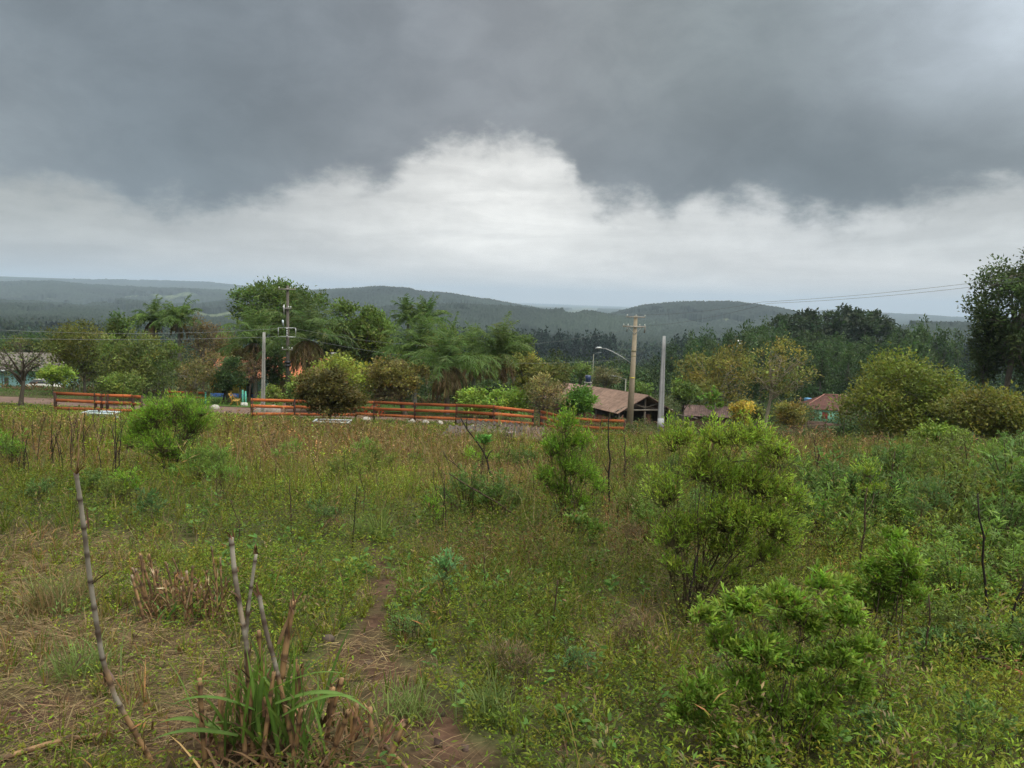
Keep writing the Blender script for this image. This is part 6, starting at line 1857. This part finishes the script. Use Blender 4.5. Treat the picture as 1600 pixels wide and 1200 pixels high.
# ---------------------------------------------------------------- canes
M_CANE = col_mat('cane', .6, 30, .22, .25, .25, (1, 1, .25))
def cane_tube(acc, P, r0, r1, step, rng, grey_from=.55, node_phase=0.0):
    """a dry cane with dark swollen rings, tan below and weathered grey above"""
    P = np.asarray(P, float)
    s = np.r_[0, np.cumsum(np.linalg.norm(np.diff(P, axis=0), axis=1))]; L = s[-1]
    n = max(8, int(L / .012)); q = np.linspace(0, L, n)
    ts = np.linspace(0, len(P) - 1, n)
    Q = np.stack([np.interp(q, s, P[:, k]) for k in range(3)], 1)
    k5 = np.ones(9) / 9
    pad = np.concatenate([np.repeat(Q[:1], 4, 0), Q, np.repeat(Q[-1:], 4, 0)])
    Qs = np.stack([np.convolve(pad[:, k], k5, 'valid') for k in range(3)], 1)
    Qs[0], Qs[-1] = Q[0], Q[-1]
    ph = ((q + node_phase) / step) % 1.0
    dn = np.minimum(ph, 1 - ph) * step
    R = (r0 + (r1 - r0) * q / L) * (1 + .24 * np.exp(-(dn / .008) ** 2))
    f = sstep(q / L + .12 * np.sin(q * 23 + rng.uniform(0, 6)), grey_from - .12, grey_from + .12)[:, None]
    col = np.array((.30, .175, .085)) * (1 - f) + np.array((.31, .272, .225)) * f
    col = col * np.exp(.35 * (fbm(q * 30, q * 0 + r0 * 999, 3, int(rng.integers(1, 99))) - .5))[:, None]
    dk = np.exp(-(dn / .011) ** 2)[:, None]
    col = col * (1 - dk) + np.array((.055, .030, .022)) * dk
    blot = sstep(fbm(q * 14, q * 3 + r0 * 777, 4, int(rng.integers(1, 99))), .50, .68)[:, None]
    col = col * (1 - .72 * blot) + np.array((.075, .045, .032)) * .72 * blot
    R = R * (1 + .10 * (fbm(q * 40, q * 0 + r1 * 555, 2, 7) - .5))
    tubes(acc, Qs, R, col[None], 9)
    # torn sheath left at some of the rings
    nn = np.arange(1, int(L / step) + 1) * step - node_phase
    nn = nn[(nn > 0) & (nn < L)]
    for t0 in nn[rng.random(len(nn)) < .55]:
        i = int(np.clip(t0 / L * (n - 1), 1, n - 2)); T = unit(Qs[i + 1] - Qs[i - 1]); m = int(rng.integers(2, 5))
        blades(acc, Qs[i] + rng.normal(0, R[i] * .7, (m, 3)), T * .9 + rng.normal(0, .35, (m, 3)), rng.uniform(.03, .12, m), R[i] * .8, tint((.13, .075, .045), m, rng, .35, .08), rng.uniform(.1, .7, m), rng, 3)
    return Qs
def frayed(acc, p, d, r, L, n, rng, col=(.20, .11, .06)):
    m = n
    D = unit(d + rng.normal(0, .28, (m, 3)))
    blades(acc, p + rng.normal(0, r * .6, (m, 3)), D, L * rng.uniform(.4, 1.2, m), r * .9, tint(col, m, rng, .3, .08), .08, rng, 2)
def strap_leaves(acc, P, D, L, W, cols, rng, bend=.5):
    n = len(P)
    c = tint(np.array(cols)[rng.integers(0, len(cols), n)], n, rng, .14, .05)
    L = np.broadcast_to(L, n); W = np.broadcast_to(W, n)
    K = 9
    p = P.copy(); d = unit(D); side = unit(np.cross(d, np.array((0, 0, 1.0)) + rng.normal(0, .2, (n, 3)))) 
    rows = []
    b = bend * rng.uniform(.5, 1.4, (n, 1))
    for k in range(K + 1):
        f = k / K
        w = W[:, None] * (.55 + 1.1 * f if f < .35 else .935 * (1 - ((f - .35) / .65) ** 1.8)) * .5
        up = unit(np.cross(side, d))
        rows += [p + side * w + up * w * .35, p, p - side * w + up * w * .35]
        p = p + d * (L / K)[:, None]; d = unit(d + np.array((0, 0, -1.0)) * b * (.08 + .5 * f))
    V = np.stack(rows, 1); m = 3 * (K + 1)
    bi = np.arange(n)[:, None] * m
    fs = [bi + np.array((3 * k + j, 3 * k + j + 1, 3 * k + j + 4, 3 * k + j + 3)) for k in range(K) for j in (0, 1)]
    mid = np.ones((n, m, 3)); mid[:, 1::3] *= 1.35
    acc.add(V, [np.concatenate(fs)], (np.repeat(c[:, None], m, 1) * mid).reshape(-1, 3))

def canes():
    rng = np.random.default_rng(801)
    # the long leaning cane
    g = G(238, 1192); D = g[1]
    pts = [(238, 1192), (206, 1136), (180, 1090), (160, 1030), (150, 968), (140, 900), (133, 840), (126, 785), (119, 740)]
    P = [at(x, y, D - .06 * i * .5) - g for i, (x, y) in enumerate(pts)]
    t = thing('cane_stalk', 'long single dry cane leaning left in the left foreground', 'cane', g)
    a = Acc(); cane_tube(a, P, .0108, .0080, .117, rng, .28, .05); obj('cane', a, M_CANE, t, smooth=True)
    a = Acc(); frayed(a, P[-1], unit(P[-1] - P[-2]), .006, .09, 9, rng, (.22, .12, .06)); obj('frayed_tip', a, M_DRY, t)
    # fallen cane in the corner
    p, q = G(-20, 1200), G(188, 1152)
    t = thing('cane_stalk', 'short dry cane lying on the ground in the bottom left corner', 'cane', p)
    a = Acc(); cane_tube(a, [(0, 0, .02), (q - p) * .5 + (0, 0, .05), q - p + (0, 0, .03)], .013, .008, .14, rng, 1.3); obj('cane', a, M_CANE, t, smooth=True)
    a = Acc(); frayed(a, q - p + (0, 0, .03), unit(q - p), .006, .07, 6, rng); obj('frayed_tip', a, M_DRY, t)
    # the foreground clump
    D = 3.12; g = gd(415, D)
    t = thing('cane_clump', 'big foreground clump of cut dry canes with fresh strap leaves', 'cane clump', g)
    def path(pts, dd=0.0): return [at(x, y, D + dd) - g for x, y in pts]
    for pts, r0, r1, ph, dd in (([(398, 1215), (392, 1110), (386, 1010), (376, 955), (367, 900), (361, 840)], .0135, .0120, .04, -.03),
                                ([(402, 1215), (392, 1130), (385, 1050), (384, 1000), (388, 950), (394, 905), (400, 866)], .012, .0085, .09, .04),
                                ([(466, 1215), (452, 1140), (440, 1080), (428, 1030), (414, 980), (405, 930)], .0125, .011, .02, -.06)):
        P = path(pts, dd); a = Acc(); cane_tube(a, P, r0 * .82, r1 * .82, .12, rng, .56, ph)
        frayed(a, P[-1], unit(P[-1] - P[-2]), .009, .05, 8, rng, (.16, .085, .05)); obj('cane', a, M_CANE, t, smooth=True)
    stub = [(346, 1220, 345, 1085, .016), (322, 1210, 312, 1060, .010), (440, 1060, 458, 938, .013), (372, 1190, 370, 1040, .010), (420, 1150, 404, 985, .009), (452, 1130, 470, 1040, .011), (500, 1210, 520, 1075, .013), (480, 1205, 535, 1060, .010),
            (505, 1215, 545, 1110, .011), (575, 1210, 578, 1105, .012), (600, 1215, 632, 1130, .011), (545, 1205, 558, 1100, .009), (640, 1215, 600, 1165, .009), (430, 1215, 415, 1090, .011), (385, 1215, 378, 1100, .010), (470, 1180, 420, 1150, .010),
            (590, 1185, 606, 1128, .009), (520, 1215, 585, 1180, .009), (365, 1215, 352, 1120, .012), (410, 1190, 428, 1050, .009), (452, 1215, 470, 1110, .010), (335, 1215, 330, 1140, .010)]
    for x0, y0, x1, y1, r in stub:
        dd = rng.uniform(-.12, .14)
        p0, p1 = at(x0, min(y0, 1206), D + dd) - g, at(x1, y1, D + dd + rng.normal(0, .04)) - g
        a = Acc(); m = (p0 + p1) / 2 + rng.normal(0, .008, 3)
        cane_tube(a, [p0, m, p1], r * 1.05, r * .9, .11, rng, 1.4, rng.uniform(0, .1))
        frayed(a, p1 - (p1 - p0) * .12, unit(p1 - p0), r, .06, 7, rng, (.19, .105, .055)); frayed(a, p0 * .5 + p1 * .5, unit(p1 - p0), r * 1.4, .14, 4, rng, (.17, .095, .05))
        obj('cut_cane', a, M_CANE, t, smooth=True)
    a = Acc()
    n = 74
    bx = rng.normal(405, 46, n); P = np.array([gd(x, D + rng.normal(0, .07)) - g + (0, 0, rng.uniform(0, .12)) for x in bx])
    az = rng.uniform(0, 6.28, n); o = rng.uniform(.12, .65, n)
    strap_leaves(a, P, np.stack([np.cos(az) * o, np.sin(az) * o, np.ones(n)], 1), rng.uniform(.20, .46, n), rng.uniform(.012, .024, n), [(.090, .155, .030), (.075, .130, .026), (.12, .18, .034)], rng, .5)
    hand = [((398, 1110), (-.9, -.2, .5), .36), ((420, 1080), (.85, -.2, .55), .40), ((430, 1100), (1.0, 0, .42), .46), ((440, 1120), (.9, -.3, .7), .40), ((385, 1120), (-.35, -.3, 1), .34), ((372, 1150), (-.8, -.3, .35), .34), ((405, 1120), (.15, -.3, 1), .36), ((345, 1140), (-.9, -.1, .45), .26)]
    strap_leaves(a, np.array([at(x, y, D - .1) - g for (x, y), _, _ in hand]), np.array([d for _, d, _ in hand]), np.array([l for _, _, l in hand]), np.full(len(hand), .027), [(.115, .19, .040), (.095, .165, .034)], rng, .55)
    n = 46; bx = rng.normal(410, 38, n); P = np.array([gd(x, D + rng.normal(0, .06)) - g + (0, 0, rng.uniform(.05, .22)) for x in bx]); az = rng.uniform(0, 6.28, n); o = rng.uniform(.05, .35, n)
    strap_leaves(a, P, np.stack([np.cos(az) * o, np.sin(az) * o, np.ones(n)], 1), rng.uniform(.25, .5, n), rng.uniform(.012, .022, n), [(.105, .17, .034), (.085, .15, .030), (.13, .19, .036)], rng, .28)
    obj('strap_leaf', a, M_LEAF, t)['kind'] = 'stuff'
    a = Acc(); n = 420
    bx = rng.normal(430, 90, n); P = np.array([gd(x, D + rng.normal(0, .16)) - g + (0, 0, rng.uniform(0, .05)) for x in bx]); az = rng.uniform(0, 6.28, n)
    blades(a, P, np.stack([np.cos(az), np.sin(az), rng.uniform(-.05, 1.1, n)], 1), rng.uniform(.06, .30, n), rng.uniform(.004, .013, n), tint((.15, .092, .05), n, rng, .4, .08), rng.uniform(.1, .6, n), rng, 3)
    obj('dry_sheath', a, M_DRY, t)['kind'] = 'stuff'
    # the stubble clump behind it
    g = G(285, 962); D = g[1]
    t = thing('cane_clump', 'smaller clump of short broken cane stubble behind the foreground clump', 'cane clump', g)
    for i in range(46):
        x0 = rng.uniform(215, 350) ; y0 = 950 + rng.normal(0, 9); h = rng.uniform(28, 82) * (1.15 if x0 < 250 or x0 > 330 else .9)
        dd = rng.uniform(-.25, .25)
        x1 = x0 + (x0 - 282) * .12 + rng.normal(0, 9)
        p0 = gd(x0, D + dd) - g; p1 = at(x1, y0 - h, D + dd) - g
        a = Acc(); r = rng.uniform(.005, .010)
        cane_tube(a, [p0 - (0, 0, .02), (p0 + p1) / 2 + rng.normal(0, .01, 3), p1], r, r * .85, .10, rng, 1.1, rng.uniform(0, .1))
        frayed(a, p1 - (p1 - p0) * .1, unit(p1 - p0), r, .07, 5, rng, (.24, .14, .07) if rng.random() < .7 else (.40, .32, .2))
        obj('cut_cane', a, M_CANE, t, smooth=True)
    a = Acc(); n = 60
    P = np.array([gd(x, D + rng.uniform(-.3, .1)) - g for x in rng.uniform(225, 345, n)]); az = rng.uniform(0, 6.28, n); o = rng.uniform(.2, .8, n)
    strap_leaves(a, P, np.stack([np.cos(az) * o, np.sin(az) * o - .2, np.ones(n)], 1), rng.uniform(.12, .30, n), rng.uniform(.010, .020, n), [(.10, .19, .04), (.085, .165, .04)], rng, .5)
    obj('strap_leaf', a, M_LEAF, t)['kind'] = 'stuff'
    a = Acc(); n = 260
    P = np.array([gd(x, D + rng.uniform(-.32, .25)) - g + (0, 0, rng.uniform(0, .12)) for x in rng.uniform(212, 352, n)]); az = rng.uniform(0, 6.28, n)
    blades(a, P, np.stack([np.cos(az), np.sin(az), rng.uniform(.2, 3, n)], 1), rng.uniform(.06, .28, n), rng.uniform(.005, .013, n), tint((.17, .10, .055), n, rng, .4, .08), rng.uniform(.05, .6, n), rng, 3)
    obj('dry_sheath', a, M_DRY, t)['kind'] = 'stuff'
    # strap-leaved tuft in the middle of the field
    for px, row, n, lb, lo, hi in ((592, 845, 46, 'strap-leaved green tuft standing at the bend of the trodden path', .25, .55), (560, 842, 40, 'finer grass tuft left of the strap-leaved tuft', .2, .38), (640, 1122, 60, 'fine grass tuft at the bottom of the trodden path', .10, .22),
                                   (760, 1125, 70, 'pale grass tuft in the herbs at bottom centre', .12, .26), (130, 1060, 60, 'green grass tuft among the straw left of the long cane foot', .14, .3), (75, 960, 80, 'dry grass tuft at the left edge', .2, .38), (120, 945, 60, 'yellowish grass tuft beside the leaning cane', .18, .34)):
        g = G(px, row); a = Acc()
        fine = n >= 40 and 'fine' in lb or 'grass' in lb
        n2 = n * (3 if fine else 1)
        P = rng.normal(0, .05 * (1.5 if fine else 1), (n2, 3)) * (1, 1, 0); az = rng.uniform(0, 6.28, n2); o = rng.uniform(.1, .9, n2)
        cl = [(.12, .165, .045), (.14, .18, .05)] if 'dry' not in lb and 'yellow' not in lb else [(.20, .155, .07), (.13, .15, .05), (.24, .17, .09)]
        strap_leaves(a, P, np.stack([np.cos(az) * o, np.sin(az) * o, np.ones(n2)], 1), rng.uniform(lo, hi, n2), rng.uniform(.010, .022, n2) * (.4 if fine else 1.1), cl, rng, .55)
        tag(obj('grass_tuft', a, M_LEAF, loc=g), lb, 'grass tuft')
    # fallen branch at the right edge
    p, q = G(1512, 1052) + (0, 0, .10), G(1606, 1082) + (0, 0, .12)
    a = Acc(); tt = np.linspace(0, 1, 9)[:, None]; P = (q - p) * tt + np.array((0, 0, .02)) * np.sin(tt * 5)
    c = np.array((.045, .03, .025)) * (1 - sstep(tt, .55, .8)) + np.array((.26, .10, .05)) * sstep(tt, .55, .8)
    tubes(a, P, np.linspace(.006, .016, 9), c[None], 7)
    frayed(a, q - p, unit(q - p), .012, .12, 8, rng, (.26, .10, .05))
    tag(obj('fallen_branch', a, M_BARK, loc=p, smooth=True), 'dark fallen branch with a torn orange end at the right edge', 'branch')
    p, q = G(508, 1003), G(548, 1000)
    a = Acc(); blob(a, (0, 0, .02), (.045, .03, .03), np.array((.10, .075, .06)), 91); tag(obj('stone', a, M_STONE, loc=p + (.02, 0, 0), smooth=True), 'small dark stone on the bare earth beside the path', 'stone')
canes()

# scrub that closes the gaps under and behind the trees
_r2 = np.random.default_rng(91)
def scrub(name, x0, x1, d0, d1, n, h, r, cols, seed, per=170, leaf=.42):
    return mid_forest(name, scatter_px(x0, x1, d0, d1, n, _r2), cols, h, r, ['round'], per, leaf, seed, M_LEAF)
scrub('undergrowth', -60, 320, 96, 150, 90, 4.2, 2.6, [(.075, .095, .034), (.085, .10, .036), (.06, .085, .03)], 911)
scrub('undergrowth', 100, 290, 72, 84, 26, 2.6, 1.7, [(.06, .08, .03), (.085, .10, .034)], 912, 170, .3)
scrub('undergrowth', 470, 870, 88, 150, 130, 5.0, 2.6, [(.055, .08, .028), (.07, .10, .032), (.085, .10, .034)], 913)
scrub('undergrowth', 560, 740, 72, 84, 26, 2.6, 1.6, [(.045, .07, .026), (.06, .085, .03)], 914, 170, .3)
scrub('undergrowth', 880, 1110, 118, 165, 80, 4.5, 2.6, [(.075, .105, .034), (.07, .09, .034), (.09, .10, .04)], 915)
scrub('undergrowth', 1040, 1300, 108, 150, 60, 3.2, 2.2, [(.07, .10, .034), (.09, .10, .036)], 916)
scrub('undergrowth', 1320, 1720, 62, 110, 90, 3.6, 2.2, [(.06, .09, .03), (.085, .10, .032), (.05, .075, .026)], 917, 170, .32)
scrub('undergrowth', 900, 1250, 56, 80, 90, 1.1, 1.1, [(.09, .12, .036), (.11, .12, .04), (.13, .09, .05)], 918, 110, .2)

# the undergrowth of the right and the far field: little bushy saplings, each standing on its own
def saplings():
    rng = np.random.default_rng(930)
    lab = 'feathery bush merging into the undergrowth of the field'
    protos = []
    for v in range(5):
        t = thing('field_bush', lab, 'bush', (0, 0, 0), 'small bushes scattered through the undergrowth')
        wood, fol = Acc(), Acc()
        m = 46
        az = rng.uniform(0, 6.28, m); rr = .34 * np.sqrt(rng.random(m)); h = .62 * (1 - (rr / .40) ** 2 * .75) * rng.uniform(.45, 1.05, m)
        tips = np.stack([np.cos(az) * rr, np.sin(az) * rr, h], 1)
        q = tips * (.22, .22, .18) + rng.normal(0, .01, (m, 3)); mid = tips * (.6, .6, .6) + rng.normal(0, .015, (m, 3))
        root = np.zeros((m, 3)) + (0, 0, -.03)
        tubes(wood, np.stack([root, q, mid, tips], 1), np.array((.005, .004, .003, .0015)), np.array((.085, .06, .04)), 4, False)
        per = 26
        f = rng.uniform(.0, 1.0, (m, per, 1)) ** .7
        P = mid[:, None] * (1 - f) + tips[:, None] * f + rng.normal(0, .012, (m, per, 3))
        a2 = rng.uniform(0, 6.28, (m, per))
        D = np.stack([np.cos(a2), np.sin(a2), rng.uniform(.2, 1.5, (m, per))], -1)
        col = np.array([(.115, .185, .034), (.10, .165, .040), (.125, .165, .034), (.085, .145, .034), (.14, .175, .036)][v])
        cc = tint(np.repeat(tint(col, m, rng, .16, .05), per, 0) * (.8 + .4 * f.reshape(-1, 1)), m * per, rng, .14, .05)
        leaves(fol, P.reshape(-1, 3), D.reshape(-1, 3), .055 * rng.uniform(.6, 1.4, m * per), .013 * rng.uniform(.7, 1.3, m * per), cc, rng)
        obj('stem', wood, M_BARK, t); obj('foliage', fol, M_LEAF, t)
        protos.append(t)
    spots = []
    for _ in range(4000):
        if len(spots) >= 150: break
        if rng.random() < .62: px, row = rng.uniform(1000, 1640), rng.uniform(715, 1190)
        else: px, row = rng.uniform(-40, 1640), rng.uniform(690, 830)
        if (520 < px < 720 and row > 800) or (px < 560 and row > 800): continue
        if len(spots) < 34: px, row = rng.uniform(1270, 1650), rng.uniform(712, 930)
        if row > 880 and (1000 < px < 1450): continue
        g = G(px, row)
        if g[1] < 4.3 and rng.random() < .55: continue
        if len(spots) >= 34 and fbm(np.array([g[0] * .5]), np.array([g[1] * .5]), 2, 71)[0] < .46: continue
        spots.append(g)
    for i, g in enumerate(spots):
        sc = rng.uniform(.5, 1.1) * (.62 if g[1] < 5.5 else .95 if g[1] < 9 else 1.25) * (1.75 if i < 34 else 1)
        if i < 5:
            o = protos[i]; o.location = tuple(g); o.scale = (sc, sc, sc); o.rotation_euler = (0, 0, rng.uniform(0, 6))
        else: dup(protos[i % 5], g, rng.uniform(0, 6), (sc * rng.uniform(.8, 1.25),) * 2 + (sc,))
saplings()

# clods and bits of earth on the bare patches
def clods():
    rng = np.random.default_rng(940)
    X, Y = wedge(2.3, 11, 9000, rng)
    st, so, he, red, px, py = patches(X, Y)
    k = rng.random(len(X)) < np.clip(so * 1.1 + .12 * st - .1, 0, 1)
    X, Y = X[k], Y[k]; n = len(X)
    r = np.clip(.007 * np.exp(rng.normal(0, .55, n)), .003, .016) * (1 + Y * .05)
    B = np.array([(x, y, z) for x in (-1, 1) for y in (-1, 1) for z in (-1, 1)], float) * (.75, .75, .55)
    V = (B[None] * np.exp(rng.normal(0, .3, (n, 8, 1)))) * r[:, None, None] + rng.normal(0, .15, (n, 8, 3)) * r[:, None, None]
    V = V + np.stack([X, Y, terrain(X, Y) + r * .25], 1)[:, None]
    b = np.arange(n)[:, None] * 8
    a = Acc()
    a.add(V, [np.concatenate([b + np.array(f) for f in ((0, 1, 3, 2), (4, 6, 7, 5), (0, 4, 5, 1), (2, 3, 7, 6), (0, 2, 6, 4), (1, 5, 7, 3))])], np.repeat(tint((.085, .054, .040), n, rng, .28, .06), 8, 0))
    kind(obj('soil_clods', a, M_STONE), 'stuff')
clods()
